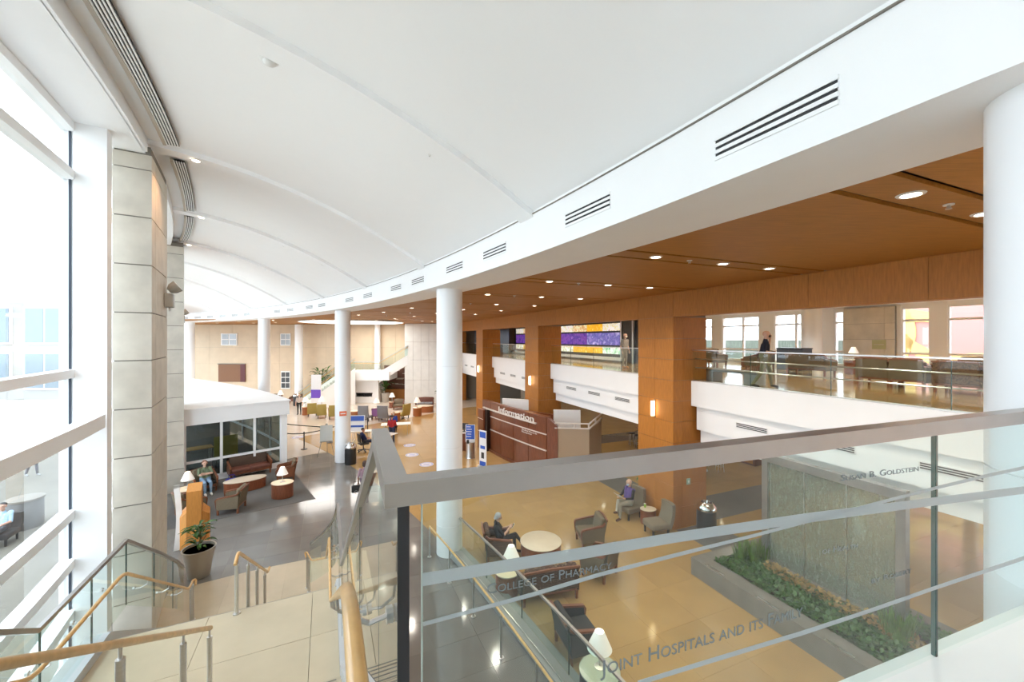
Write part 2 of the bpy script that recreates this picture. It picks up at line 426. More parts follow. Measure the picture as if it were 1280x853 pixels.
# ---- columns on the arc
def column(t, z0, label):
    c = thing('column', label, 'column', (*pol(t, 0), z0), 0, 'white columns under the curved beam')
    zs = [0, .9-z0 if z0 < .9 else 1.4, 3.2, 5.6, 7.9-z0] if z0 < 1 else [0, 1.3, 7.9-z0]
    zs = sorted(z for z in zs if z <= 7.9-z0)
    for i in range(len(zs)-1):
        B().lathe([(.37, zs[i]), (.385, zs[i]+.004), (.385, zs[i+1]-.008), (.37, zs[i+1]-.004)], 40).build('shaft_section', M_COLW, c, smooth=True)
    B().lathe([(.375, 0), (.375, 7.88-z0)], 24).build('core', M_TRIM, c)
column(23.54, 0, 'white round column beside the glass balcony with etched lettering')
column(33.15, 0, 'white round column at the end of the ramp railing')
column(43.07, 0, 'white round column with an orange sticker beside a silver topped bin')
column(53.82, 0, 'white round column behind the flat roof of the entrance pavilion')
column(64.55, 0, 'white round column in front of the far beige wall by the stone pier')

# ---- second storey: slab, balcony front, wooden piers and header
AMIN, AMAX = -13, 49
upper = struct(B().prism([AN(AMIN, 11.0), AN(AMAX, 11.0), AN(AMAX, 22.6), AN(AMIN, 22.6)], 4.55, 4.94).build('floor_upper', M_BEIGE))
soff = struct(B().prism([AN(AMIN, 11.4), AN(AMAX, 11.4), AN(AMAX, 22.6), AN(AMIN, 22.6)], 2.9, 2.98).build('ceiling_lower', M_WHITE))
lceil = struct(B().prism([AN(AMIN, 10.4), AN(AMAX, 10.4), AN(AMAX, 22.6), AN(AMIN, 22.6)], 7.93, 8.1).build('ceiling_lounge', M_WHITE))
PA = [(-9.9, -8.2), (.08, 1.8), (10.23, 11.96), (20.4, 22.2), (30.4, 32.1), (40.4, 42.1)]
def abox(b, a0, a1, n0, n1, z0, z1): return b.prism([AN(a0, n0), AN(a1, n0), AN(a1, n1), AN(a0, n1)], z0, z1)
def sconce(a, n, z):
    s = thing('wall_sconce', 'tall glowing sconce on the wood pier ' + {12: 'above the seated man', 22: 'over the information desk', 32: 'past the information desk, far end'}.get(round(a+1.0), 'at the far end'), 'sconce', (*AN(a, n), z), A_RZ, 'lit sconces on the wood piers')
    B().rbox((-.02, 0, 0), (.04, .07, .62), .01).build('back_plate', M_STEEL, s)
    B().lathe([(.001, -.25), (.06, -.25), (.065, 0), (.06, .25), (.001, .25)], 14, (-.10, 0, 0)).build('glass_shade', mat('sconce_glow', (1, .9, .75), .4, emit=(1, .74, .42), estr=9), s, smooth=True)
    for z_ in (-.28, .28): B().box((-.08, 0, z_), (.12, .05, .02)).build('bracket', M_STEEL, s)
for k, (a0, a1) in enumerate(PA):
    if k == 0: continue
    p = sroot('wall_wood_pier_%d' % k, (*AN((a0+a1)/2, 10.75), 0))
    abox(B(), a0+.02, a1-.02, 10.12, 11.58, 0, 7.95).build('core', M_JOINT, p, world=True)
    zz = [0, .72, 1.45, 2.17, 2.9, 3.6, 4.3, 5.0, 5.71, 6.42, 7.14]
    for i in range(10):
        z0, z1 = zz[i]+.005, zz[i+1]-.005; am = (a0+a1)/2
        abox(B(), a0, am-.003, 10.1, 10.5, z0, z1).build('panel', M_WOOD, p, world=True)
        abox(B(), am+.003, a1, 10.1, 10.5, z0, z1).build('panel', M_WOOD, p, world=True)
        abox(B(), a0, a0+.3, 10.506, 11.6, z0, z1).build('panel', M_WOOD, p, world=True)
        abox(B(), a1-.3, a1, 10.506, 11.6, z0, z1).build('panel', M_WOOD, p, world=True)
    if k >= 2: sconce((a0+a1)/2, 10.1, 3.95)
hd = sroot('wall_header', AN(0, 10.1)+(7.14,))
abox(B(), AMIN, AMAX, 10.14, 10.5, 7.16, 8.1).build('backing', M_JOINT, hd, world=True)
a = AMIN
aa = [-13]
for (a0, a1) in PA:
    w0 = aa[-1]; n = max(1, round((a0-w0)/2.4)); aa += [w0+(a0-w0)*i/n for i in range(1, n+1)]+[a1]
for i in range(len(aa)-1):
    abox(B(), aa[i]+.004, aa[i+1]-.004, 10.1, 10.52, 7.14, 7.95).build('panel', M_WOOD, hd, world=True)
# balcony bays
def guard(name, label, pts, zb, h, npan, rail=(.05, .04), mat_rail=None, group=None, extra=()):
    x0, y0 = pts[0]; g = thing(name, label, 'railing', (x0, y0, zb), 0, group)
    (x1, y1) = pts[1]; L = math.hypot(x1-x0, y1-y0); rz = math.atan2(y1-y0, x1-x0)
    for i in range(npan):
        f0, f1 = i/npan, (i+1)/npan; d = .006/L
        c = (x0+(x1-x0)*(f0+f1)/2, y0+(y1-y0)*(f0+f1)/2, zb+h/2-.02)
        B().box(c, (L/npan-.012, .014, h-.06), rz).build('glass_pane', M_GLASS, g, world=True)
        if i: B().box((x0+(x1-x0)*f0, y0+(y1-y0)*f0, zb+h/2-.02), (.012, .016, h-.06), rz).build('pane_joint', M_GEDGE, g, world=True)
    B().bar([(x0, y0, zb+h), (x1, y1, zb+h)], rail[0], rail[1]).build('top_rail', mat_rail or M_STEEL, g, world=True)
    B().bar([(x0, y0, zb+.02), (x1, y1, zb+.02)], .05, .06).build('shoe_rail', M_STEEL, g, world=True)
    for off, z in extra:
        ox, oy = -math.sin(rz)*off, math.cos(rz)*off
        B().tube([(x0+ox, y0+oy, z), (x1+ox, y1+oy, z)], .018, 8).build('handrail', M_STEEL, g, world=True)
    return g
BAYL = {0: 'glass railing of the balcony bay behind the tall glass water wall', 1: 'glass balcony railing in front of the lounge with the walking man', 2: 'glass balcony railing below the purple video wall', 3: 'glass balcony railing between the two far wood piers with sconces', 4: 'glass balcony railing by the dark wall with the pink flower'}
for k in range(len(PA)-1):
    b0, b1 = PA[k][1], PA[k+1][0]
    if k == 0: continue
    f = sroot('balcony_front', AN((b0+b1)/2, 10.9)+(4.1,))
    abox(B(), b0, b1, 10.9, 11.3, 4.115, 4.97).build('upper_band', M_WHITE, f, world=True)
    abox(B(), b0+.02, b1-.12, 11.02, 11.4, 3.32, 4.10).build('middle_band', M_WHITE, f, world=True)
    abox(B(), b0+.05, b1-.16, 11.16, 11.6, 2.88, 3.315).build('lower_band', M_WHITE, f, world=True)
    abox(B(), b0, b1, 11.1, 11.3, 4.08, 4.13).build('shadow_gap', M_JOINT, f, world=True)
    for q in range(1, 4):
        aq = b0+(b1-b0)*q/4
        v = thing('air_vent', ['', 'first', 'second', 'third'][q]+' grey vent in the balcony front ' + {1: 'behind the water wall', 2: 'below the video wall', 3: 'between the far wood piers', 4: 'by the flower picture'}[k]+', from the planter side', 'vent', AN(aq, 11.02)+(3.78,), A_RZ, 'vents in the balcony front')
        B().box((-.008, 0, 0), (.016, 1.0, .17)).build('frame', M_TRIM, v)
        for z_ in (-.048, 0, .048): B().box((-.016, 0, z_), (.012, .95, .026)).build('slot', M_BLK, v)
    guard('balcony_railing', BAYL[k], [AN(b0, 10.98), AN(b1, 10.98)], 4.95, 1.07, 4, (.05, .03), group='glass railings of the upper balcony', extra=((-.12, 5.72), (-.12, 5.42)) if k == 1 else ())

# ---- wooden ceiling in panels with dark slots, over a black void
wc = struct(B().prism([pol(t, .5) for t in range(T0, T1+9, 2)]+[(-38, 43), (-6, 46), AN(AMAX, 10.3), AN(AMIN, 10.3)], 8.16, 8.24).build('ceiling_wood', M_BLACK))
def arc_n(a):                                  # n where the line a meets the beam
    n = -30.0
    while drof(*AN(a, n)) < .52 and n < 10: n += .02
    return n
def wpanel(a0, a1):
    n0, n1 = arc_n(a0), arc_n(a1)
    if min(n0, n1) > 9.9: return
    e = 10.12
    B().prism([AN(a0, n0), AN(a1, n1), AN(a1, e), AN(a0, e)], 7.95, 8.0).build('panel', M_WOODC, wc)
prev = AMIN
dls = []
for k in range(-4, 11):
    c = 2.3+3.6*k
    if c > AMAX-12: break
    wpanel(prev, c-.30); wpanel(c-.21, c+.21); prev = c+.30
    wpb = arc_n(c)
    for q in (.2, .5, .74) if k > -2 else (.5,):
        dls.append((c, wpb+(10.1-wpb)*q, k, q))
wpanel(prev, 37)
B().prism([AN(37, arc_n(37)), (-44, 30), (-44, 43), (-8, 46), AN(AMAX, 10.12), AN(37, 10.12)], 7.95, 8.0)
M_ENDW = mat('end_wall_stone', (.66, .53, .38), .55, var=.05, scale=1.2, rand=.03)
# ---- far end wall of stone panels, with a lit round dome in the ceiling before it
ew = struct(B().box((-22, 43.0, 4), (46, .3, 8.3)).build('wall_end', M_JOINT))
for i in range(13):
    x0 = -42.5+2.5*i
    for z0, z1 in ((0, 1.9), (1.9, 3.75), (3.75, 5.5), (5.5, 7.95)):
        B().box((x0+1.25, 42.82, (z0+z1)/2), (2.49, .06, z1-z0-.008)).build('wall_panel', M_ENDW, ew)
M_DARKROOM = mat('brown_recess', (.22, .10, .045), .6)
nich = struct(B().box((-30.05, 42.76, 2.75), (2.9, .1, 1.9)).build('door_1', M_DARKROOM))
B().box((-28.85, 42.68, 2.75), (.5, .06, 1.9)).build('red_panel', mat('dark_red', (.10, .012, .012), .4), nich)
B().box((-30.05, 42.68, 3.73), (3.0, .1, .07)).build('frame', M_JOINT, nich)
for i, (x, z, w, h) in enumerate(((-30.35, 6.35, 1.75, 1.3), (-24.3, 6.35, 1.1, 1.3), (-24.3, 2.0, 1.0, 1.9))):
    w_ = struct(B().box((x, 42.75, z), (w, .08, h)).build('window_%d' % (40+i), M_TRIM))
    nx, nz = (2, 2) if i < 2 else (2, 3)
    for p in range(nx):
        for q in range(nz):
            B().box((x+(p-(nx-1)/2)*w/nx*.92, 42.70, z+(q-(nz-1)/2)*h/nz*.92), (w/nx*.78, .03, h/nz*.78)).build('pane', mat('blue_pane', (.45, .5, .55), .1) if i < 2 else mat('dark_pane', (.08, .09, .10), .1), w_)
M_DOME = mat('dome_glow', (.95, .95, .95), .6, emit=(1, .97, .92), estr=4)
dome = thing('ceiling_dome', 'large round glowing ceiling dome over the far lounge', 'ceiling light', (-14.6, 36.6, 7.95))
vs = B().lathe([(4.42, .0), (4.3, .12), (.01, .18)], 48, caps=False); vs.build('diffuser', M_DOME, dome)
rg = B(); rg.tube([(4.45*math.cos(2*PI*i/48), 4.45*math.sin(2*PI*i/48), .0) for i in range(48)], .06, 8, closed=True).build('rim', M_WHITE, dome)
# remaining wooden ceiling over the far end, split round the dome
g_ce = lambda x, y: (pol(62, -7.75)[0]-x)*(43-pol(62, -7.75)[1])*-1+( -38-pol(62, -7.75)[0])*(y-pol(62, -7.75)[1])*-1
for (y0, y1) in ((26, 28.6), (28.7, 32.05), (41.2, 43.2)):
    pl = [(-46, y0), (8, y0), (8, y1), (-46, y1)]
    pl = clip(pl, lambda x, y: toAN(x, y)[0]-37.02); pl = clip(pl, lambda x, y: drof(x, y)-.5) if len(pl) > 2 else pl
    pl = clip(pl, g_ce) if len(pl) > 2 else pl
    if len(pl) > 2: B().prism(pl, 7.95, 8.0).build('panel', M_WOODC, wc)
for pl in ([(-46, 32.1), (-19.1, 32.1), (-19.1, 41.1), (-46, 41.1)], [(-10.1, 32.1), (6, 32.1), (6, 41.1), (-10.1, 41.1)]):
    pl = clip(pl, lambda x, y: toAN(x, y)[0]-37.02); pl = clip(pl, g_ce) if len(pl) > 2 else pl
    if len(pl) > 2: B().prism(pl, 7.95, 8.0).build('panel', M_WOODC, wc)
for sx, sy in ((-1, -1), (1, -1), (1, 1), (-1, 1)):
    q0 = {(1, 1): 0, (-1, 1): 1, (-1, -1): 2, (1, -1): 3}[(sx, sy)]*PI/2
    pts = [(-14.6+4.5*math.cos(q0+PI/2*k/10), 36.6+4.5*math.sin(q0+PI/2*k/10)) for k in range(11)]
    B().prism(pts+[(-14.6+4.5*sx, 36.6+4.5*sy)], 7.95, 8.0).build('panel', M_WOODC, wc)
# closing walls out of sight: behind the camera, along the court beyond the stone piers, behind the upper lounge
struct(B().box((12, -13.6, 5), (44, .3, 12)).build('wall_behind', M_WHITE))
ca, cb = pol(62, -7.75), (-38, 43)
we = sroot('window_39', (*ca, 0))  # closing wall glazed to let added daylight into the far end
for i in range(9):
    f = i/8; x, y = ca[0]+(cb[0]-ca[0])*f, ca[1]+(cb[1]-ca[1])*f
    B().box((x, y, 5.3), (.2, .2, 11)).build('mullion', M_WHITE, we, world=True)
for z in (.3, 2.5, 5.0, 7.5, 10.4): B().bar([(*ca, z), (*cb, z)], .18, .18).build('transom', M_WHITE, we, world=True)
for i in range(8):
    p_ = [(ca[0]+(cb[0]-ca[0])*f, ca[1]+(cb[1]-ca[1])*f) for f in (i/8, (i+1)/8)]
    B().prism([p_[0], p_[1], (p_[1][0]-.02, p_[1][1]), (p_[0][0]-.02, p_[0][1])], .3, 10.4).build('pane', M_PANE, we, world=True)
cr = struct(B().prism([pol(T1, -7.9), pol(T1, .6), (-43.5, 43), (-45, 43)], 10.78, 10.85).build('ceiling_corner', M_WHITE))
struct(B().prism([(1.5, 42.5), AN(49, 10.3), AN(49, 22.6), (3, 52)], -.2, 8.1).build('wall_end_right', M_ENDW))
struct(B().prism([AN(AMIN, 5), AN(AMIN, 22.8), AN(AMIN-.3, 22.8), AN(AMIN-.3, 5)], -.2, 8.3).build('wall_near_right', M_WHITE))
roof = struct(B().prism([(-38, 43.2), (3, 52), AN(50, 22.7), AN(-14, 22.7), (25, -14)]+[pol(t, .2) for t in range(8, 70, 3)], 8.72, 8.95).build('ceiling_roof', M_WHITE))

# ---- lounge wall with windows on the upper floor, ground floor rear wall
NB = 22.3
def band(b, px0, px1, z0, z1, n0=NB, n1=NB+.25): return abox(b, px0, px1, n0, n1, z0, z1)
lw = struct(B().prism([AN(-13, NB), AN(49, NB), AN(49, NB+.3), AN(-13, NB+.3)], 7.76, 8.1).build('wall_lounge', M_TRIM))
abox(B(), -13, 49, NB, NB+.25, 4.94, 5.12).build('kerb', M_TRIM, lw)
# window bays given by their ends along the wall (a)
WB = [(19.2, 20.0), (15.96, 18.43), (13.14, 15.06), (11.66, 12.07), (8.56, 9.49), (6.3, 8.05), (2.6, 5.6), (-1.4, 1.9), (-5.4, -2.1), (-9.4, -6.1)]
last = 49.0
for i, (a0, a1) in enumerate(sorted(WB, reverse=True)):
    if last-a1 > .05:
        far_ = last > 20.5
        abox(B(), a1, last, NB-.02, NB+.3, 4.94, 7.9).build('pier', M_TRIM if not far_ else M_ENDW, lw)
    last = a0
    w_ = sroot('window_%d' % (60+i), AN((a0+a1)/2, NB)+(5.0,))
    for z in (5.15, 5.78, 7.2, 7.74): abox(B(), a0, a1, NB+.02, NB+.14, z-.045, z+.045).build('transom', M_TRIM, w_, world=True)
    for a in (a0, a1)+(((a0+a1)/2-.2,) if a1-a0 > 1.6 else ()): abox(B(), a-.05, a+.05, NB+.01, NB+.15, 5.1, 7.78).build('mullion', M_TRIM, w_, world=True)
    for z0, z1 in ((5.15, 5.78), (5.78, 7.2), (7.2, 7.74)): abox(B(), a0, a1, NB+.07, NB+.085, z0, z1).build('pane', M_PANE, w_, world=True)
abox(B(), -13, last, NB-.02, NB+.3, 4.94, 7.9).build('pier', M_TRIM, lw)
lst = struct(abox(B(), 9.65, 11.6, NB-.12, NB-.02, 4.94, 7.85).build('wall_stone_panel', M_JOINT))
for z0, z1 in ((4.96, 5.66), (5.67, 6.38), (6.39, 7.1), (7.11, 7.84)):
    abox(B(), 9.66, 10.0, NB-.16, NB-.1, z0, z1).build('stone_block', M_STONE, lst); abox(B(), 10.01, 11.59, NB-.16, NB-.1, z0, z1).build('stone_block', M_STONE, lst)
lc = thing('round_column', 'white round column standing before the upper lounge windows', 'column', AN(12.3, 20.9)+(4.94,))
B().lathe([(.42, 0), (.42, 2.98)], 28).build('shaft', M_COLW, lc, smooth=True)
B().lathe([(.45, 0), (.45, .12)], 28).build('base_ring', M_TRIM, lc, smooth=True)
gw = struct(abox(B(), 12.5, 49, 20.8, 21.1, -.1, 3.0).build('wall_rear', M_ENDW))
for i, (a0, a1) in enumerate(((-12.5, -8.7), (-8.5, -4.7), (-4.5, -.7), (-.5, 3.3), (3.5, 7.3), (7.5, 11.3))):
    w_ = sroot('window_%d' % (80+i), AN((a0+a1)/2, 22.3)+(.2,))
    for z in (.15, 1.0, 2.3, 2.86): abox(B(), a0-.1, a1+.1, 22.2, 22.35, z-.05, z+.05).build('transom', M_TRIM, w_, world=True)
    for a in (a0, (a0+a1)/2, a1): abox(B(), a-.08, a+.08, 22.18, 22.37, .0, 2.9).build('mullion', M_TRIM, w_, world=True)
    for z0, z1 in ((.15, 1.0), (1.0, 2.3), (2.3, 2.86)): abox(B(), a0, a1, 22.26, 22.275, z0, z1).build('pane', M_PANE, w_, world=True)
struct(abox(B(), 11.3, 12.6, 20.8, 22.5, -.1, 3.0).build('wall_rear_return', M_ENDW))

# ---- outdoors
ground = struct(B().box((0, 20, -.35), (300, 300, .1)).build('ground', mat('paving', (.42, .395, .35), .8, var=.1, scale=.7)))
B().arc(29, 61, -16, -8.0, -.31, -.285).build('court_paving', mat('tan_paving', (.15, .137, .108), .8, var=.12, scale=1.2), ground)
bld = thing('pale_building', 'pale building with bluish windows across the court', 'building', (-52, 44, -.3))
B().box((0, 2, 8), (44, 4, 16)).build('wall', mat('pale_render', (.30, .295, .28), .7), bld)
for i in range(6):
    for z in (3.2, 8.2):
        f = B().box((-17.5+6*i, -.05, z), (4.6, .2, 4.2)).build('window', M_TRIM, bld)
        for p in (-1.1, 1.1): B().box((-17.5+6*i+p, -.17, z), (2.0, .06, 3.8)).build('pane', mat('sky_pane', (.13, .18, .22), .1), f)
hz = thing('dark_roof_building', 'low dark green grey roof outside the lounge windows', 'building', AN(24, 40)+(-.3,), A_RZ)
B().box((0, 0, 2.9), (6, 34, 5.8)).build('wall', mat('grey_green_wall', (.16, .17, .14), .8, var=.2, scale=1), hz)  # wall in its own dark grey green
B().box((0, 0, 6.2), (6.6, 34.6, .8)).build('roof', mat('green_roof', (.13, .15, .12), .7, var=.3, scale=2, stretch=(1, 8, 1)), hz)
mu = thing('painted_building', 'pinkish brick building with big yellow curved bands outside the lounge', 'building', AN(9.5, 34)+(-.3,), A_RZ)
B().box((1, -3, 6), (2, 20, 13)).build('brick_wall', mat('pink_brick', (.62, .27, .24), .8, var=.12, scale=30), mu)
M_YEL = mat('yellow_band', (.78, .52, .18), .6)
def ribbon(pts, w, dx):
    b = B(); vs = []
    for i, (y, z) in enumerate(pts):
        p0 = pts[max(0, i-1)]; p1 = pts[min(len(pts)-1, i+1)]; dy, dz = p1[0]-p0[0], p1[1]-p0[1]; l = math.hypot(dy, dz)
        ww_ = w*(1-.7*abs(2*i/(len(pts)-1)-1))
        for s_ in (-1, 1):
            for x in (dx, -.02): vs.append((x, y-dz/l*s_*ww_/2, z+dy/l*s_*ww_/2))
    fs = []
    for i in range(len(pts)-1):
        a, c = i*4, i*4+4
        fs += [(a, a+2, c+2, c), (a+1, c+1, c+3, a+3), (a, c, c+1, a+1), (a+2, a+3, c+3, c+2)]
    return b.add(vs, fs)
for cy, cz, r, q0, q1, w in ((2, 8.4, 3.2, 200, 330, 1.3), (4.5, 5.2, 3.0, 20, 120, 1.2), (-1.5, 4.6, 2.8, 60, 150, 1.4), (-3, 9, 3.2, 180, 290, 1.2), (7, 7.5, 2.4, 150, 280, 1.2), (0.5, 5.5, 4.5, -30, 20, 1.0)):
    ribbon([(cy+r*math.cos(math.radians(q0+(q1-q0)*i/12)), cz+r*math.sin(math.radians(q0+(q1-q0)*i/12))) for i in range(13)], w, -.1).build('yellow_band', M_YEL, mu)
ob = thing('outdoor_bin', 'grey drum shaped litter bin on the paving outside the glass', 'bin', (-17.3, 14.15, -.3))
B().lathe([(.42, 0), (.45, .1), (.45, .95), (.42, 1.0)], 24).build('drum', mat('bin_grey', (.12, .12, .118), .5), ob, smooth=True)
B().lathe([(.48, 1.0), (.48, 1.06), (.3, 1.1)], 24).build('lid', M_JOINT, ob, smooth=True)

# ================================================================== STAIR
RS, TR = .1719, .27
st = sroot('stairs', (*UV(1.12, -1.2), 4.95))
V0, V1 = -2.72, .16
M_NOSE = mat('nosing_strip', (.16, .15, .13), .5)
def step(u, z, last=False):
    s = B().prism([UV(u, V0), UV(u+TR+.01, V0), UV(u+TR+.01, V1), UV(u, V1)], z-.30, z).build('step', M_PALE, st, world=True)
    b = B()
    for k in range(3):
        uu = u+TR-.03-.035*k
        b.prism([UV(uu, V0+.05), UV(uu+.016, V0+.05), UV(uu+.016, V1-.05), UV(uu, V1-.05)], z-.002, z+.002)
    b.build('nosing', M_NOSE, s, world=True)
for j in range(1, 16): step(1.12+TR*(j-1), 4.95-RS*j)
for i in range(2):
    for (va, vb) in ((V0, -1.6), (-1.6, -.2), (-.2, V1)):
        u0, u1 = 5.17+i*1.115, 5.17+(i+1)*1.115
        B().prism([UV(u0+.003, va+.003), UV(u1-.003, va+.003), UV(u1-.003, vb-.003), UV(u0+.003, vb-.003)], 1.9, 2.2).build('landing_slab', M_PALE, st, world=True)
B().prism([UV(7.385, V0), UV(7.395, V0), UV(7.395, V1), UV(7.385, V1)], 2.199, 2.202).build('nosing', mat('pale_nosing', (.36, .33, .28), .5), st, world=True)
RL = 2.2/13
for j in range(1, 13): step(7.4+TR*(j-1), 2.2-RL*j)
def zst(u):                                    # nosing line
    if u < 1.12: return 4.95
    if u < 5.4: return max(2.2, 4.95-.6366*(u-1.12))
    if u < 7.4: return 2.2
    return max(0, 2.2-.6267*(u-7.4))
def stringer(v0, v1, m, up):
    vs = []; us = [1.0, 1.12, 5.44, 7.4, 10.9]
    for u in us:
        zt = zst(u)+up; zb = max(0, zst(u)-.42)
        vs += [(*UV(u, v0), zb), (*UV(u, v1), zb), (*UV(u, v1), zt), (*UV(u, v0), zt)]
    fs = [(0,1,2,3), tuple((len(us)-1)*4+j for j in (3,2,1,0))]
    for i in range(len(us)-1):
        for j in range(4): fs.append((i*4+j, (i+1)*4+j, (i+1)*4+(j+1)%4, i*4+(j+1)%4))
    B().add(vs, fs).build('stringer', m, st, world=True)
M_STRG = mat('stringer_grey', (.50, .52, .54), .35)
stringer(V1, .36, M_STRG, .12); stringer(-2.98, V0, M_STRG, .12)
# landing behind the camera
G0 = (-.295, 1.05); GD = (.945, .328)
def GP(s, off=0): return (G0[0]+GD[0]*s-GD[1]*off, G0[1]+GD[1]*s+GD[0]*off)
plat = struct(B().prism([UV(1.12, -3.0), UV(1.12, .36), GP(.3, .05), GP(8.0, .05), AN(.3, 11.2), (14, -13), (-1.0, -13), UV(-8, -3.0)], 4.5, 4.95).build('floor_landing', M_WHITE))
B().prism([UV(1.10, V0), UV(1.10, V1), UV(-1, V1), (3, -1.2), (3, -9), (-1, -9), UV(-6, V0)], 4.94, 4.955).build('landing_slab', M_PALE, plat)

def rail_path(fn, us): return [(*UV(u, v), z) for u, v, z in us]
def smooth_poly(pts, n=6, r=.18):
    out = [pts[0]]
    for i in range(1, len(pts)-1):
        p = Vector(pts[i]); a = Vector(pts[i-1])-p; b = Vector(pts[i+1])-p
        rr = min(r, a.length*.45, b.length*.45); A = p+a.normalized()*rr; Bq = p+b.normalized()*rr
        for k in range(n+1):
            t = k/n; out.append(tuple(A*(1-t)**2+p*2*t*(1-t)+Bq*t*t))
    out.append(pts[-1]); return out
def stair_guard(label, path, splits, shoe):
    g = thing('stair_guard', label, 'railing', (*UV(path[0][0], path[0][1]), path[0][2]-1.05))
    def at(u):
        for i in range(len(path)-1):
            a, b = path[i], path[i+1]
            if a[0] <= u <= b[0]+1e-6:
                t = (u-a[0])/(b[0]-a[0]); return (u, a[1]+(b[1]-a[1])*t, a[2]+(b[2]-a[2])*t)
        return path[-1]
    for i in range(len(splits)-1):
        a, b = at(splits[i]+.008), at(splits[i+1]-.008); us = [a]+[p for p in path if a[0] < p[0] < b[0]]+[b]
        bb_ = B()
        for k in range(len(us)-1):
            (ua, va, za), (ub, vb, zb) = us[k], us[k+1]
            d = .007
            P = [(*UV(ua, va-d), za-1.0), (*UV(ub, vb-d), zb-1.0), (*UV(ub, vb+d), zb-1.0), (*UV(ua, va+d), za-1.0)]
            P += [(p[0], p[1], p[2]+.99) for p in P]
            bb_.hexa([P[0], P[3], P[2], P[1], P[4], P[7], P[6], P[5]])
        bb_.build('glass_pane', M_GLASS, g, world=True)
        e = at(splits[i+1])
        if i < len(splits)-2: B().box((*UV(e[0], e[1]), e[2]-.5), (.016, .014, .98), U_RZ).build('pane_joint', M_GEDGE, g, world=True)
    B().bar([(*UV(u, v), z) for u, v, z in path], .047, .05).build('top_rail', M_DSTEEL, g, world=True)
    return g
def wood_rail(label, path, posts=(), brackets=(), bv=.12, r=.024, foot=None):
    h = thing('handrail', label, 'handrail', (*UV(path[0][0], path[0][1]), path[0][2]-.9))
    pts = smooth_poly([(*UV(u, v), z) for u, v, z in path])
    B().tube(pts, r, 10).build('wood_rail', M_MAPLE, h, world=True, smooth=True)
    def at(u):
        for i in range(len(path)-1):
            a, b = path[i], path[i+1]
            if min(a[0], b[0]) <= u <= max(a[0], b[0])+1e-6:
                t = (u-a[0])/(b[0]-a[0]); return (a[1]+(b[1]-a[1])*t, a[2]+(b[2]-a[2])*t)
        return path[-1][1:]
    for u in posts:
        v, z = at(u); x, y = UV(u, v); zb = zst(u) if foot is None else foot
        B().cyl((x, y, zb), .027, z-zb-.10, 14).build('post', M_STEEL, h, world=True, smooth=True)
        B().cyl((x, y, z-.10), .011, .09, 8).build('post_pin', M_STEEL, h, world=True)
        B().cyl((x, y, zb), .05, .012, 16).build('foot_plate', M_STEEL, h, world=True)
    for u in brackets:
        v, z = at(u); pts = [(*UV(u, v), z-.02), (*UV(u, v+bv*.05), z-.08), (*UV(u, v+bv*.5), z-.12), (*UV(u, v+bv), z-.11)]
        B().tube(pts, .008, 6).build('bracket', M_STEEL, h, world=True)
        B().tube([(*UV(u, v+bv*.86), z-.11), (*UV(u, v+bv), z-.11)], .026, 10).build('bracket_disc', M_STEEL, h, world=True)
    return h
stair_guard('glass guard along the open side of the stair, with curved steel top rail',
    [(1.69, .2, 6.0), (3.0, .2, 5.17), (4.5, .2, 4.22), (6.0, .2, 3.28), (8.2, .2, 3.28), (9.0, .17, 2.75), (9.8, .08, 2.22), (10.6, -.1, 1.7), (11.3, -.36, 1.22)],
    [1.69, 2.7, 4.3, 5.9, 7.1, 8.2, 9.5, 11.3], None)
stair_guard('glass guard of the stair beside the court windows',
    [(-3.0, -2.8, 6.02), (1.69, -2.8, 6.02), (4, -2.8, 4.55), (6.0, -2.8, 3.28), (8.1, -2.8, 3.28), (9.5, -2.8, 2.4), (10.6, -2.85, 1.7), (11.4, -2.95, 1.18)],
    [-3, -1.2, .3, 1.69, 3.2, 4.7, 6.05, 7.1, 8.1, 9.2, 10.3, 11.4], None)
wood_rail('maple handrail on the open glass side of the stair', [(-.05, .05, 5.80), (1.04, .05, 5.80), (5.55, .05, 3.08), (7.35, .05, 3.08), (9.6, .0, 1.62), (11.0, -.32, .92), (11.55, -.45, .9), (11.62, -.5, .86), (11.5, -.46, .78)], posts=(11.3, 11.5), brackets=(1.3, 2.2, 3.2, 4.2, 5.2, 6.3, 7.2, 8.2, 9.2), bv=.14, foot=0, r=.018)
wood_rail('maple handrail fixed to the glass beside the court windows', [(-1.0, -2.6, 5.83), (1.1, -2.6, 5.83), (5.5, -2.6, 3.08), (7.45, -2.6, 3.08), (10.9, -2.72, .92), (11.3, -2.75, .9), (11.4, -2.72, .86), (11.3, -2.7, .78)], posts=(11.1, 11.3), brackets=(2.2, 3.4, 4.6, 5.8, 6.6, 7.3, 8.4, 9.5, 10.4), bv=-.19, foot=0)
wood_rail('maple centre handrail of the upper flight on grey posts', [(.6, -1.24, 5.83), (1.12, -1.24, 5.83), (5.78, -1.24, 2.98)], posts=(2.2, 3.5, 4.79, 5.74), r=.026)
wood_rail('maple centre handrail of the lower flight on grey posts', [(7.2, -1.24, 3.0), (7.42, -1.24, 3.08), (10.9, -1.24, .92), (11.2, -1.24, .88)], posts=(7.3, 8.3, 9.3, 10.4), r=.026)

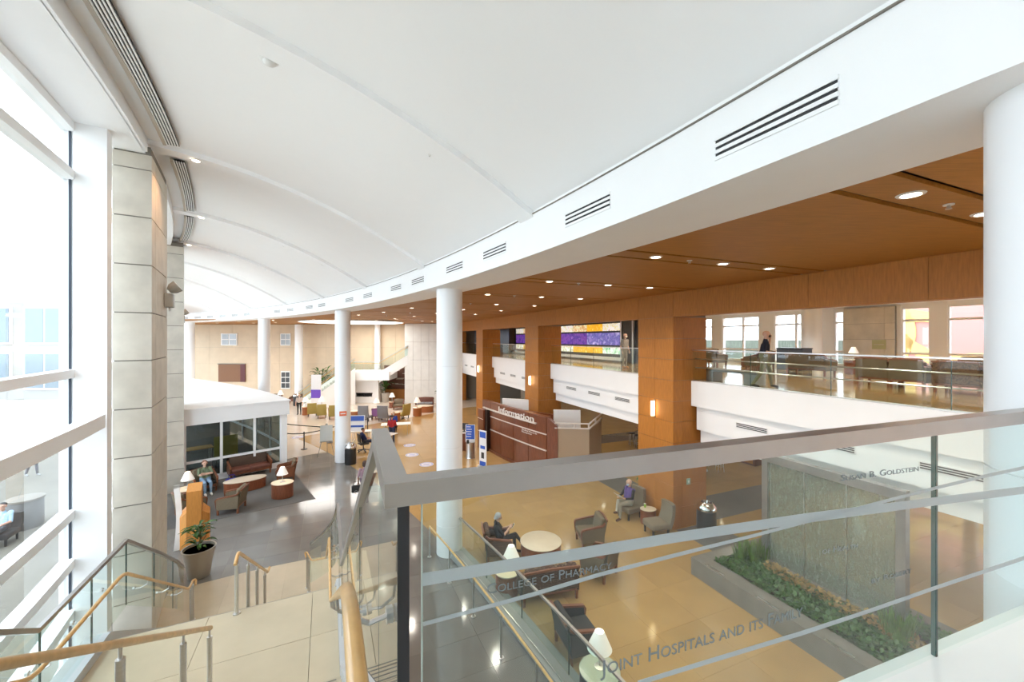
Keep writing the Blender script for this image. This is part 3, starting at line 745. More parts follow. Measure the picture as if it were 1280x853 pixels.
# ================================================================== GLASS BALCONY IN FRONT OF THE CAMERA
bg_ = thing('landing_guard', 'glass guard with steel cap, etched lines and lettering', 'railing', (*G0, 4.95))
e0 = GP(3.42)
B().bar([(*UV(1.72, .2), 6.0), (*GP(-.01), 6.0), (*GP(1.5), 6.0), (*e0, 6.0)], .062, .062).build('cap_rail', M_DSTEEL, bg_, world=True)
def gpane(s0, s1, name='glass_pane'):
    c = GP((s0+s1)/2); return B().box((*c, 5.45), (s1-s0, .016, 1.04), math.atan2(GD[1], GD[0])).build(name, M_GLASS, bg_, world=True)
B().prism([UV(1.12, .193), UV(1.68, .193), UV(1.68, .207), UV(1.12, .207)], 4.95, 5.97).build('glass_pane', M_GLASS, bg_, world=True)
gpane(.056, 2.352); gpane(2.366, 3.42)
B().box((*GP(.008), 5.45), (.030, .016, 1.04), math.atan2(GD[1], GD[0])).build('corner_edge', M_BLACK, bg_, world=True)
B().box((*GP(2.359), 5.45), (.013, .018, 1.04), math.atan2(GD[1], GD[0])).build('pane_joint', M_GEDGE, bg_, world=True)
B().box((*GP(.056), 5.45), (.003, .018, 1.04), math.atan2(GD[1], GD[0])).build('pane_edge', mat('pale_glass_edge', (.35, .42, .38), .3), bg_, world=True)
gpane(4.3, 6.0); gpane(6.02, 7.7)
B().bar([(*GP(4.28), 6.0), (*GP(7.75), 6.0)], .062, .062).build('cap_rail', M_DSTEEL, bg_, world=True)
LINES = [[(.056, 5.759, .034), (.413, 5.748, .036), (.881, 5.736, .035), (1.502, 5.709, .037), (2.352, 5.661, .037), (3.40, 5.6, .038)],
    [(.057, 5.640, .011), (.374, 5.653, .012), (.604, 5.668, .0125), (.881, 5.676, .013), (1.21, 5.684, .012), (1.801, 5.704, .013), (2.352, 5.722, .0146), (2.809, 5.731, .016), (3.40, 5.733, .017)],
    [(.738, 5.290, .016), (1.09, 5.281, .017), (1.48, 5.27, .018), (1.892, 5.266, .017), (2.327, 5.268, .018), (3.40, 5.262, .021)]]
gz = math.atan2(GD[1], GD[0])
for ln in LINES:
    b = B(); vs = []
    for s_, z, h in ln:
        for o in (-.0095, -.0082):
            for q in (-1, 1): vs.append((*GP(s_, o), z+q*h/2))
    fs = [(0,1,3,2)]; k = len(ln)
    for i in range(k-1):
        a = i*4; c = a+4
        fs += [(a, c, c+1, a+1), (a+2, a+3, c+3, c+2), (a+1, c+1, c+3, a+3), (a, a+2, c+2, c)]
    b.add(vs, fs).build('etched_line', M_ETCH, bg_, world=True)
def gtext(body, s0, z0, s1, z1, cap, small=True):
    me = text_mesh(body, cap/.72, .0008, small)
    xs = [v.co.x for v in me.vertices]; w = max(xs)-min(xs); L = math.hypot(s1-s0, z1-z0); k = L/w; sl = (z1-z0)/(s1-s0); x0 = min(xs)
    inv = wm(bg_).inverted()
    for v in me.vertices:
        s_ = s0+(v.co.x-x0)*k*(s1-s0)/L; z = z0+(s_-s0)*sl+v.co.y
        v.co = inv @ Vector((*GP(s_, -.0095+v.co.z), z))
    me.update(); obj('lettering', me, M_LETTER, bg_)['kind'] = 'stuff'
gtext('College of Pharmacy', .235, 5.683, .64, 5.678, .028)
gtext('Joint Hospitals and its Family', .60, 5.352, 1.49, 5.335, .048)
gtext('Susan B. Goldstein', 1.71, 5.828, 2.22, 5.814, .026)
gtext('of Health', 1.60, 5.554, 1.81, 5.543, .022)
gtext('by Robert', 1.90, 5.378, 2.17, 5.371, .024)

# ================================================================== RAMP RAILING ON THE GROUND FLOOR
rr = thing('ramp_railing', 'long curved glass railing on a grey kerb beside the ramp', 'railing', (*pol(28, .18), 0))
B().arc(21, 33.0, -.12, .34, 0, .16).build('kerb', mat('kerb_grey', (.30, .30, .29), .4), rr, world=True)
B().arc(21, 33.0, -.02, .0, .16, .172).build('kerb_trim', M_STEEL, rr, world=True)
for i in range(8):
    t0, t1 = 20.9+i*1.5, 20.9+(i+1)*1.5
    B().arc(t0+.006, t1-.006, .173, .187, .16, 1.08, 2).build('glass_pane', M_GLASS, rr, world=True)
    if i: B().arc(t0-.006, t0+.006, .170, .190, .16, 1.08, 1).build('pane_joint', M_GEDGE, rr, world=True)
B().bar([(*pol(20.9+i*.6, .18), 1.1) for i in range(21)], .05, .045).build('top_rail', M_DSTEEL, rr, world=True)
rh = thing('handrail', 'long thin maple handrail on slim posts along the ramp', 'handrail', (*pol(29, -.7), 0))
B().tube([(*pol(23+i*.6, -.72+.11*(i/17)), .9) for i in range(18)], .024, 10).build('wood_rail', M_MAPLE, rh, world=True, smooth=True)
for t in (24.6, 25.8, 27.0, 28.2, 29.4, 30.6, 31.9, 33.2):
    x, y = pol(t, -.72+.11*(t-23)/10.2)
    B().cyl((x, y, 0), .022, .88, 12).build('post', M_STEEL, rh, world=True, smooth=True)
    B().cyl((x, y, 0), .06, .012, 14).build('foot_plate', M_STEEL, rh, world=True)

# ================================================================== CEILING FITTINGS AND LAMPS
vent0 = None
VL = ['nearest the white column by the lettered glass', 'second along from the lettered glass', 'between the first two round columns']
vt = [20.2, 24.8, 27.05, 29.7, 31.6, 34.0, 35.8, 38.6, 40.7, 44.2, 45.9, 48.6, 50.5, 55.0, 56.8, 58.6, 60.4, 62.2, 64]
for i, t in enumerate(vt):
    bay = max([c for c in (0, 23.54, 33.15, 43.07, 53.82) if c < t]); nth = sum(1 for q in vt if bay < q <= t)
    lab = '%s slotted vent on the curved beam, counting on from the %s' % (['first', 'second', 'third', 'fourth', 'fifth', 'sixth'][nth-1], {0: 'wall behind the stair top', 23.54: 'column beside the lettered glass', 33.15: 'column by the ramp', 43.07: 'column with the bin', 53.82: 'column behind the pavilion'}[bay])
    if i == 0:
        v = thing('beam_vent', lab, 'vent', (*pol(t, -.63), 8.22), math.radians(t), 'slotted vents along the curved beam')
        for z_ in (-.062, 0, .062): B().box((-.006, 0, z_), (.016, 1.0, .024)).build('slot', M_BLACK, v)
        for z_ in (-.031, .031, -.093, .093): B().box((-.009, 0, z_), (.018, 1.02, .034)).build('blade', M_WHITE, v)
        vent0 = v
    else: dup(vent0, (*pol(t, -.63), 8.22), math.radians(t), lab)
DL = ['long slotted diffuser at the ceiling edge before the first stone pier', 'short slotted diffuser at the ceiling edge past the first stone pier', 'slotted diffuser at the ceiling edge before the second stone pier', 'slotted diffuser at the ceiling edge beyond the second stone pier']
for i, (t0, t1) in enumerate(((19, 33.25), (34.15, 38.5), (39.3, 43.7), (44.5, 48.9))):
    d = thing('slot_diffuser', DL[i], 'vent', (*pol((t0+t1)/2, -6.5), 10.56), 0, 'slotted diffusers along the ceiling edge')
    B().arc(t0, t1, -6.50, -6.29, 10.565, 10.60).build('backing', M_BLACK, d, world=True)
    for k in range(5): B().arc(t0, t1, -6.505+.0465*k, -6.505+.0465*k+.021, 10.545, 10.575).build('blade', M_WHITE, d, world=True)
    B().arc(t0, t1, -6.56, -6.505, 10.53, 10.60).build('trim', mat('diffuser_trim', (.48, .42, .35), .5), d, world=True)
def lamp_spot(name, parent, loc, e, col=(1, .90, .78), size=2.4, blend=.7, rot=(0,0,0), rad=.08):
    l = bpy.data.lights.new(name, 'SPOT'); l.energy = e; l.color = col; l.spot_size = size; l.spot_blend = blend; l.shadow_soft_size = rad
    o = bpy.data.objects.new(name, l); COL.objects.link(o); o.parent = parent; o.location = loc; o.rotation_euler = rot; return o
M_LAMP = mat('lamp_disc', (1, .95, .85), .4, emit=(1, .86, .66), estr=14)
dl0 = None
def downlight(x, y, z, lab, e=60, group='recessed ceiling downlights'):
    global dl0
    if dl0 is None:
        d = thing('downlight', lab, 'ceiling light', (x, y, z), 0, group)
        B().lathe([(.09, 0), (.088, -.012), (.115, -.012), (.125, 0)], 20, caps=False).build('trim_ring', M_TRIM, d, smooth=True)
        B().lathe([(.001, -.004), (.088, -.004)], 20, caps=False).build('lamp', M_LAMP, d)
        lamp_spot('bulb', d, (0, 0, -.05), e); dl0 = d; return d
    d = dup(dl0, (x, y, z), 0, lab, group)
    for c in d.children:
        if c.type == 'LIGHT' and e != 60:
            c.data = c.data.copy(); c.data.energy = e
    return d
ORD = {-1: 'slot pair behind', 0: 'first', 1: 'second', 2: 'third', 3: 'fourth', 4: 'fifth', 5: 'sixth', 6: 'seventh', 7: 'eighth', 8: 'ninth', 9: 'tenth', 10: 'eleventh'}
for i, (a, n, k, q) in enumerate(dls):
    if drof(*AN(a, n)) < .8: continue
    downlight(*AN(a, n), 7.95, ('round downlight in the %s ceiling slot pair past the lettered glass, %s' % (ORD.get(k, 'rear'), {.2: 'nearest the white beam', .5: 'middle of three', .74: 'nearest the wood header'}[q])) if k >= 0 else 'round recessed downlight of the wood ceiling behind the lettered glass', 160)
for a in (-8, -3, 2.5, 6.5, 10.5, 14.5, 18.5, 23, 28, 34):  # lamps added to light the lounge and the floor below it
    for n in (13.5, 18.5): downlight(*AN(a, n), 7.93, 'round downlight added to brighten the upper lounge, in its white ceiling', 260, 'added upper lounge downlights')
    for n in (13.2, 17.5): downlight(*AN(a, n), 2.9, 'round downlight added to brighten the low space under the balcony', 55, 'added downlights under the balcony')
for (t, m_) in ((33.7, 5.45), (38.9, 5.5), (44.1, 5.6), (28.55, 5.5)):
    d = thing('pier_downlight', 'small warm downlight in the ceiling rib ' + {33.7: 'over the first stone pier', 38.9: 'between the stone piers', 44.1: 'over the second stone pier', 28.55: 'nearest the stair'}[t], 'ceiling light', (*pol(t, -.6-m_), vz(m_)-.115))
    B().lathe([(.078, 0), (.076, -.012), (.10, -.012), (.11, 0)], 18, caps=False).build('trim_ring', M_TRIM, d, smooth=True)
    B().lathe([(.001, -.006), (.076, -.006)], 18, caps=False).build('lamp', M_LAMP, d)
    lamp_spot('bulb', d, (0, 0, -.06), 120, (1, .55, .28), 2.2, .8)
for (t, m_, k) in ((28.9, 4.0, 0), (28.75, 3.2, 1), (28.9, 1.7, 2), (34, 4.1, 2), (39.2, 3.0, 1), (39.2, 1.6, 0), (44.4, 2.6, 1)):
    nm, lab = [('ceiling_speaker', 'round flush speaker in the white vault'), ('camera_dome', 'dark camera dome in the white vault'), ('sprinkler', 'tiny sprinkler head on the white vault')][k]
    d = thing(nm, lab+' '+{28: 'nearest the stair', 34: 'over the first stone pier', 39: 'between the stone piers', 44: 'past the second stone pier'}[int(t)], 'ceiling fitting', (*pol(t, -.6-m_), vz(m_)-.01), 0)
    r = (.13, .09, .025)[k]
    B().lathe([(r*.8, -.03), (r, -.01), (r, .0)], 16).build('flange', M_TRIM, d, smooth=True)
    B().sph((0, 0, -.03), (r*.7, r*.7, r*.45)).build('lens', (M_TRIM, M_BLK, M_STEEL)[k], d, smooth=True)
    o_ = d; o_.rotation_euler = (0, 0, 0)
for q in range(8):
    a = 2.3+3.6*(q-0)
    d = thing('sprinkler', 'small sprinkler head in the wood ceiling', 'ceiling fitting', (*AN(a, arc_n(a)+(10-arc_n(a))*.35), 7.95), 0, 'sprinklers of the wood ceiling')
    B().lathe([(.05, -.012), (.05, 0)], 12).build('flange', M_TRIM, d); B().lathe([(.012, -.05), (.03, -.055), (.012, -.012)], 10).build('head', M_STEEL, d)
for k, (t, d_, z) in enumerate(((34.95, -6.75, 7.35), (45.3, -6.42, 7.3))):
    e = thing('emergency_light', 'grey twin headed emergency light on the '+('first' if k == 0 else 'second')+' stone pier', 'light', (*pol(t, d_), z), math.radians(t))
    B().rbox((.09, 0, 0), (.18, .3, .34), .02).build('battery_box', mat('fixture_grey', (.45, .44, .41), .45), e)
    for s_ in (-1, 1):
        h = B().lathe([(.05, -.1), (.12, 0), (.13, .12), (.12, .13)], 16).xf(Matrix.Translation((.16, s_*.13, .30)) @ Matrix.Rotation(.9, 4, 'Y')).build('lamp_head', mat('fixture_grey', (.45, .44, .41), .45), e, smooth=True)
        B().lathe([(.001, .132), (.11, .132)], 16).xf(Matrix.Translation((.16, s_*.13, .30)) @ Matrix.Rotation(.9, 4, 'Y')).build('lens', M_WHITE, h)
    B().cyl((.1, 0, -.26), .02, .1, 8).build('conduit', M_STEEL, e)

# ================================================================== ENTRANCE PAVILION
pv = sroot('wall_pavilion', (*pol(44.1, -4.4), 0))
TP = 44.05
dt = lambda m_: math.degrees(m_/61.0)
B().arc(TP-dt(.12), 60, -6.5, -2.28, 2.62, 3.28, 16).build('roof', M_WHITE, pv, world=True)
B().arc(TP-dt(.16), 60, -6.55, -2.22, 3.28, 3.34, 16).build('roof_edge', M_WHITE, pv, world=True)
B().arc(TP, TP+dt(.25), -6.5, -2.38, 0, .16).build('plinth', M_WHITE, pv, world=True)
for d in (-6.35, -5.05, -3.75, -2.62): B().arc(TP, TP+dt(.12), d-.05, d+.05, .16, 2.62, 1).build('mullion', M_WHITE, pv, world=True)
B().arc(TP-dt(.03), TP+dt(.3), -2.62, -2.36, 0, 2.62, 1).build('corner_post', M_WHITE, pv, world=True)
for z in (.2, .97): B().arc(TP, TP+dt(.12), -6.4, -2.5, z-.05, z+.05, 1).build('transom', M_WHITE, pv, world=True)
for d0, d1 in ((-6.35, -5.05), (-5.05, -3.75), (-3.75, -2.62)):
    for z0, z1 in ((.2, .97), (.97, 2.62)): B().arc(TP+dt(.05), TP+dt(.07), d0, d1, z0, z1, 1).build('pane', M_DPANE, pv, world=True)
for k in range(7):
    t = TP+dt(.3)+k*dt(2.4)
    B().arc(t+dt(2.3), t+dt(2.4), -2.45, -2.36, 0, 2.62, 1).build('mullion', M_WHITE, pv, world=True)
    B().arc(t, t+dt(2.3), -2.41, -2.39, .2, 2.62, 2).build('pane', M_DPANE, pv, world=True)
    B().arc(t, t+dt(2.3), -2.45, -2.36, .92, 1.02, 2).build('transom', M_WHITE, pv, world=True)
B().arc(TP+.1, 58, -6.5, -2.5, .0, .012, 8).build('mat_floor', M_CARPET, pv, world=True)
B().arc(50, 50.2, -6.5, -3.4, .0, 2.6, 2).build('inner_wall', mat('inner_grey', (.25, .25, .24), .6), pv, world=True)  # wall added inside so the pavilion looks dark through its glass
yb = thing('yellow_board', 'yellow green notice board inside the glazed pavilion', 'board', (*pol(46.2, -4.5), 0), math.radians(46))
B().box((0, 0, .95), (1.0, .06, 1.1)).build('panel', mat('olive_yellow', (.55, .5, .10), .5), yb)
for x in (-.42, .42): B().box((x, 0, .2), (.05, .3, .4)).build('foot', M_STEEL, yb)
pd = thing('pavilion_table', 'wood topped table inside the glazed pavilion', 'table', (*pol(46.5, -5.7), 0), math.radians(46))
B().rbox((0, 0, 1.02), (1.4, .7, .05), .02).build('tabletop', M_MAPLE, pd)
for x in (-.6, .6):
    for y in (-.28, .28): B().cyl((x, y, 0), .025, 1.0, 8).build('leg', M_STEEL, pd)

# ================================================================== WATER WALL AND PLANTED BED
PLT = thing('planter_bed', 'low grey stone planter bed around the tall glass water wall', 'planter', AN(4, 10.1)+(0,))
M_PLST = mat('planter_stone', (.21, .195, .175), .25, var=.08, scale=3)
a0, a1, n0, n1 = 1.95, 8.15, 8.68, 11.5
for (p0, p1, q0, q1) in ((a0, a1, n0, n0+.42), (a0, a1, n1-.3, n1), (a1-.35, a1, n0+.42, n1-.3), (a0, a0+.35, n0+.42, n1-.3)):
    nseg = max(1, round((p1-p0)/1.8))
    for i in range(nseg):
        abox(B(), p0+(p1-p0)*i/nseg+.002, p0+(p1-p0)*(i+1)/nseg-.002, q0, q1, 0, .46).build('stone_slab', M_PLST, PLT, world=True)
abox(B(), a0+.3, a1-.3, n0+.4, n1-.28, .0, .36).build('soil', mat('soil', (.03, .022, .015), .9, var=.4, scale=20, bump=.4), PLT, world=True)
for k in range(3): abox(B(), 7.2-1.4*k, 7.7-1.4*k, n0+.05, n0+.09, .46, .465).build('inset_strip', M_STEEL, PLT, world=True)
wwl = thing('water_feature', 'tall textured glass water wall in a steel frame', 'water feature', AN(5.85, 10.45)+(.36,), A_RZ)
M_WATER = glass('water_glass', (.72, .76, .68), film=.36, filmcol=(.36, .39, .33), rough=.2, bump=.8, bscale=22)
B().box((0, 0, 1.4), (.05, 2.7, 2.7)).build('water_sheet', M_WATER, wwl)
for y in (-1.42, 1.42): B().box((0, y, 1.47), (.16, .16, 2.94)).build('frame_post', M_DSTEEL, wwl)
B().box((0, 0, 2.86), (.17, 3.0, .2)).build('frame_head', M_DSTEEL, wwl)
B().box((0, 0, .08), (.4, 2.7, .16)).build('basin', M_PLST, wwl)
for k in range(2): B().box((-.03, -.45+.9*k, 1.4), (.012, .014, 2.7)).build('sheet_joint', M_STEEL, wwl)

# ================================================================== FURNITURE BUILDERS (front of every seat faces local +Y)
def face(dx, dy): return math.atan2(dy, dx)-PI/2
F_BROWN = voro('patterned_brown_fabric', [(.10, .055, .035), (.19, .12, .07), (.07, .04, .03), (.26, .19, .12)], 16, rough=.9, kind='NOISE')
F_PAT = voro('wave_pattern_fabric', [(.045, .028, .02), (.10, .06, .04), (.33, .25, .17), (.07, .035, .025)], 5.5, rough=.9, kind='WAVE')
F_OLIVE = mat('olive_brown_fabric', (.155, .12, .075), .9, var=.12, scale=40)
F_LEATHER = mat('oxblood_seat', (.16, .055, .035), .5, var=.1, scale=10)
F_TAUPE = mat('taupe_fabric', (.20, .16, .11), .9, var=.12, scale=40)
F_DARK = mat('charcoal_fabric', (.035, .035, .037), .85, var=.15, scale=40)
F_GREEN = mat('olive_green_fabric', (.42, .33, .10), .85, var=.08, scale=30)
F_GREY = mat('grey_fabric', (.23, .23, .25), .85, var=.08, scale=30)
F_PURPLE = mat('lilac_fabric', (.42, .20, .50), .85)
M_TOP = mat('pale_table_top', (.66, .55, .42), .3, var=.04, scale=4)
M_CHW = mat('chair_wood', (.19, .065, .028), .35, var=.15, scale=9, stretch=(3, 3, .6))
M_SHADE = mat('lamp_shade', (.85, .82, .76), .8, emit=(1, .93, .82), estr=.25)
def armchair(label, loc, rz, w=.74, fab=None, seat=None, back=None, group=None, name='armchair'):
    t = thing(name, label, 'sofa' if w > 1.2 else 'chair', loc, rz, group)
    fab = fab or F_OLIVE; seat = seat or fab; back = back or fab; d = .74; x = w/2
    for sx in (-1, 1):
        for y in (-.32, .31): B().add(*leg_shape(sx*(x-.035), y)).build('leg', M_CHW, t)
        ar = B()
        ar.hexa([(sx*x-.03, -.34, .20), (sx*x+.03, -.34, .20), (sx*x+.03, .34, .20), (sx*x-.03, .34, .20), (sx*x-.03, -.36, .66), (sx*x+.03, -.36, .66), (sx*x+.03, .34, .58), (sx*x-.03, .34, .58)])
        a_ = ar.build('arm_panel', fab, t)
        cp = B().bar([(sx*x, -.38, .78 if w < 1.2 else .80), (sx*x, -.30, .70), (sx*x, .33, .60), (sx*x, .37, .54), (sx*x, .37, .20)], .075, .045).build('arm_rail', M_CHW, t)
    B().rbox((0, .0, .26), (w-.06, d-.06, .12), .02).build('seat_rail', M_CHW, t)
    n = max(1, round((w-.1)/.75))
    for i in range(n):
        cw = (w-.09)/n; B().rbox((-(w-.09)/2+cw*(i+.5), .03, .38), (cw-.008, .66, .16), .045, n=3).build('seat_cushion', seat, t, smooth=True)
    bk = B().rbox((0, 0, 0), (w-.09, .15, .52), .06, n=3).xf(Matrix.Translation((0, -.30, .64)) @ Matrix.Rotation(.20, 4, 'X')).build('back_cushion', back, t, smooth=True)
    B().rbox((0, 0, 0), (w-.04, .05, .62), .02).xf(Matrix.Translation((0, -.385, .56)) @ Matrix.Rotation(.20, 4, 'X')).build('back_panel', fab, t)
    B().bar([(-x, -.44, .84), (0, -.46, .88), (x, -.44, .84)], .05, .05).build('back_rail', M_CHW, t)
    return t
def leg_shape(x, y, h=.21, r=.028):
    b = B(); b.box((x, y, h/2), (r*2, r*2, h), 0, 1.15); return b.v, b.f
def highback(label, loc, rz, fab, group=None, w=.62, h=1.0):
    t = thing('lounge_chair', label, 'chair', loc, rz, group)
    B().rbox((0, .08, .33), (w, .62, .2), .05, n=3).build('seat', fab, t, smooth=True)
    b = B(); vs = []
    for i in range(7):
        f = i/6; z = .25+(h-.25)*f; yy = -.22-.16*f-.06*math.sin(PI*f); ww = w/2*(1-.06*f)
        for xx in (-1, -.5, 0, .5, 1):
            vs.append((xx*ww, yy+.05*abs(xx)**2, z))
        for xx in (1, .5, 0, -.5, -1): vs.append((xx*ww, yy-.12+.05*abs(xx)**2, z))
    fs = [tuple(range(9, -1, -1)), tuple(60+i for i in range(10))]
    for i in range(6):
        for j in range(10): fs.append((i*10+j, i*10+(j+1) % 10, (i+1)*10+(j+1) % 10, (i+1)*10+j))
    b.add(vs, fs).build('backrest', fab, t, smooth=True)
    for sx in (-1, 1):
        for y in (-.22, .33): B().add(*leg_shape(sx*(w/2-.07), y, .24, .022)).build('leg', M_BLK, t)
    return t
def drum_table(label, loc, r=.61, h=.45, sx=1, sy=1, rz=0, top=None, body=None, group=None):
    t = thing('drum_table', label, 'table', loc, rz, group)
    B().lathe([(r*.92, 0), (r*.92, .03), (r*.97, .035), (r*.97, h-.03)], 32, sx=sx, sy=sy).build('drum', body or M_CHERRY, t, smooth=True)
    B().lathe([(r*.98, h-.03), (r, h-.02), (r, h-.006), (r*.985, h)], 32, sx=sx, sy=sy).build('tabletop', top or M_TOP, t, smooth=True)
    return t
def table_lamp(label, loc, s=1.0, group=None):
    t = thing('table_lamp', label, 'lamp', loc, 0, group)
    B().lathe([(.085*s, 0), (.085*s, .015*s), (.02*s, .03*s)], 18).build('base', M_STEEL, t, smooth=True)
    B().lathe([(.012*s, .02*s), (.018*s, .16*s), (.012*s, .34*s)], 12).build('stem', M_STEEL, t, smooth=True)
    B().lathe([(.20*s, .30*s), (.075*s, .58*s), (.07*s, .58*s), (.195*s, .30*s)], 24, caps=False).build('shade', M_SHADE, t, smooth=True)
    B().cyl((0, 0, .58*s), .012*s, .03*s, 8).build('finial', M_STEEL, t)
    l = bpy.data.lights.new('bulb', 'POINT'); l.energy = 3; l.color = (1, .85, .65); l.shadow_soft_size = .04
    o = bpy.data.objects.new('bulb', l); COL.objects.link(o); o.parent = t; o.location = (0, 0, .42*s); return t
def bin_(label, loc, r=.29, h=.72):
    t = thing('litter_bin', label, 'bin', loc)
    B().lathe([(r*.96, 0), (r, .03), (r, h)], 28).build('drum', M_BLK, t, smooth=True)
    B().lathe([(r*1.02, h), (r*1.03, h+.03), (r*.98, h+.12), (r*.62, h+.24), (r*.55, h+.24), (r*.5, h+.12)], 28).build('dome_lid', mat('chrome', (.8, .8, .8), .12, 1), t, smooth=True)
    return t

# ---- seating group beside the ramp
drum_table('round cherry drum table with pale top between the armchairs by the ramp', (.85, 11.76, 0), .61)
armchair('patterned armchair with cherry arms holding the woman in black', (-.42, 11.75, 0), face(1, .15), .74, F_PAT, F_BROWN, F_PAT, 'seats beside the ramp')
armchair('olive armchair with cherry arms facing the round table, farther from the sofa', (2.42, 12.45, 0), face(-1, -.12), .74, F_OLIVE, F_OLIVE, F_OLIVE, 'seats beside the ramp')
armchair('olive armchair with cherry arms turned towards the patterned sofa', (2.38, 10.85, 0), face(-.75, .66), .74, F_OLIVE, F_OLIVE, F_OLIVE, 'seats beside the ramp')
armchair('two seat sofa in wavy brown fabric with its back to the ramp railing', (.86, 9.98, 0), math.radians(14.8), 1.42, F_PAT, F_BROWN, F_PAT, 'seats beside the ramp', 'sofa')
drum_table('small round end table between the woman in black and the patterned sofa', (-.12, 10.05, 0), .31, .55)
table_lamp('white shaded table lamp on the end table beside the woman in black', (-.02, 10.1, .55), 1.05)
drum_table('round glass topped end table past the dark armchair', (1.55, 7.05, 0), .36, .55, top=mat('green_glass_top', (.36, .38, .32), .1), body=F_DARK)
table_lamp('white shaded table lamp on the glass topped end table', (1.56, 7.1, .55), 1.1)
armchair('charcoal armchair between the patterned sofa and the glass topped end table', (1.35, 8.2, 0), face(.95, .3), .78, F_DARK, F_DARK, F_DARK, 'seats beside the ramp')
# ---- by the wood pier
CR = face(-.923, -.384)
highback('taupe high backed chair holding the man in a dark jacket', (4.28, 14.38, 0), CR+.1, F_TAUPE, 'high backed chairs by the wood pier')
highback('empty taupe high backed chair against the wood pier', (4.80, 13.10, 0), CR-.15, F_TAUPE, 'high backed chairs by the wood pier')
drum_table('cherry side table between the two taupe high backed chairs', (4.74, 13.86, 0), .25, .5, 1.1, .9)
c_ = thing('green_cup', 'small green cup on the cherry side table', 'cup', (4.66, 13.95, .5))
B().lathe([(.03, 0), (.04, .12)], 12).build('body', mat('lime', (.3, .55, .05), .4), c_, smooth=True); B().lathe([(.042, .12), (.042, .135)], 12).build('lid', M_TRIM, c_)
bin_('black litter bin with chrome dome lid beside the wood pier', (6.42, 13.15, 0), .30, .78)
ol = thing('wall_plate', 'pale green switch plate on the side of the wood pier', 'switch', AN(10.22, 10.75)+(1.55,), A_RZ)
B().box((0, -.01, 0), (.16, .02, .2)).build('plate', mat('pale_green', (.35, .48, .36), .5), ol); B().box((0, -.022, .0), (.05, .01, .08)).build('rocker', M_TRIM, ol)
# ---- carpeted lounge by the pavilion
armchair('two seat sofa with oxblood seat against the glazed pavilion', (-12.35, 18.75, 0), face(.70, -.71), 1.62, M_CHW, F_LEATHER, F_PAT, 'seats on the carpet', 'sofa')
drum_table('oval cherry coffee table with pale top before the oxblood sofa', (-11.35, 16.95, 0), .42, .45, 1.85, 1.0, math.radians(38))
drum_table('tall cherry drum table under a lamp at the edge of the carpet', (-9.31, 16.15, 0), .40, .6, 1.05, .9)
table_lamp('white shaded lamp on the tall drum table at the carpet edge', (-9.31, 16.15, .6), 1.05)
armchair('olive armchair behind the tall drum table on the carpet', (-10.3, 18.15, 0), face(-.9, -.45), .74, M_CHW, F_LEATHER, F_OLIVE, 'seats on the carpet')
armchair('olive armchair with oxblood seat before the oval coffee table', (-10.45, 14.85, 0), face(-.97, -.25), .76, F_OLIVE, F_LEATHER, F_OLIVE, 'seats on the carpet')
armchair('olive armchair holding the woman in the green shirt', (-12.95, 16.75, 0), face(.75, -.66), .76, F_OLIVE, F_DARK, F_OLIVE, 'seats on the carpet')
armchair('olive armchair seen from behind beside the orange totem', (-11.75, 14.55, 0), face(.55, .83), .76, F_OLIVE, F_DARK, F_OLIVE, 'seats on the carpet')
drum_table('round end table with lamp beside the woman in the green shirt', (-12.75, 15.55, 0), .36, .55)
table_lamp('white shaded lamp on the end table by the stone pier', (-12.72, 15.62, .55), 1.1)
bgb = thing('tote_bag', 'blue tote bag on the carpet beside the woman', 'bag', (-12.2, 17.3, 0), .5)
B().rbox((0, 0, .17), (.42, .22, .34), .06, n=2).build('body', mat('royal_blue', (.012, .02, .28), .6), bgb, smooth=True)
B().tube([(-.12, .1, .32), (-.1, .12, .46), (.1, .12, .46), (.12, .1, .32)], .012, 6).build('handle', mat('royal_blue', (.012, .02, .28), .6), bgb)
# ---- totem, planter pot and white board by the first stone pier
M_OR = mat('orange_wood', (.62, .27, .06), .4, var=.08, scale=8, stretch=(4, 4, .6))
tt = thing('wayfinding_totem', 'orange wooden totem with angled side wings behind the potted plant', 'totem', (-9.72, 12.2, 0), .55)
B().hexa([(-.18, -.16, 0), (.18, -.16, 0), (.18, .16, 0), (-.18, .16, 0), (-.18, -.16, 1.78), (.18, -.16, 1.78), (.18, .16, 1.95), (-.18, .16, 1.95)]).build('post', M_OR, tt)
for s_ in (-1, 1):
    B().hexa([(s_*.19-.0, -.12, 0), (s_*.36, .02, 0), (s_*.36, .2, 0), (s_*.19, .16, 0), (s_*.19, -.12, 1.15), (s_*.36, .02, .98), (s_*.36, .2, 1.1), (s_*.19, .16, 1.3)]).build('wing', M_OR, tt)
wb = thing('white_blade_sign', 'narrow white blade sign standing against the first stone pier', 'sign', (-10.15, 12.05, 0), .6)
b = B(); vs = []
for i in range(9):
    f = i/8; xx = .10*math.sin(f*PI)
    for dx, dy in ((-.07, -.03), (.07, -.03), (.07, .03), (-.07, .03)): vs.append((xx*.6+dx, dy, 1.9*f))
fs = [(3, 2, 1, 0), (32, 33, 34, 35)]
for i in range(8):
    for j in range(4): fs.append((i*4+j, i*4+(j+1) % 4, (i+1)*4+(j+1) % 4, (i+1)*4+j))
b.add(vs, fs).build('blade', M_WHITE, wb); B().box((0, 0, 1.93), (.15, .07, .08)).build('cap', M_STEEL, wb)
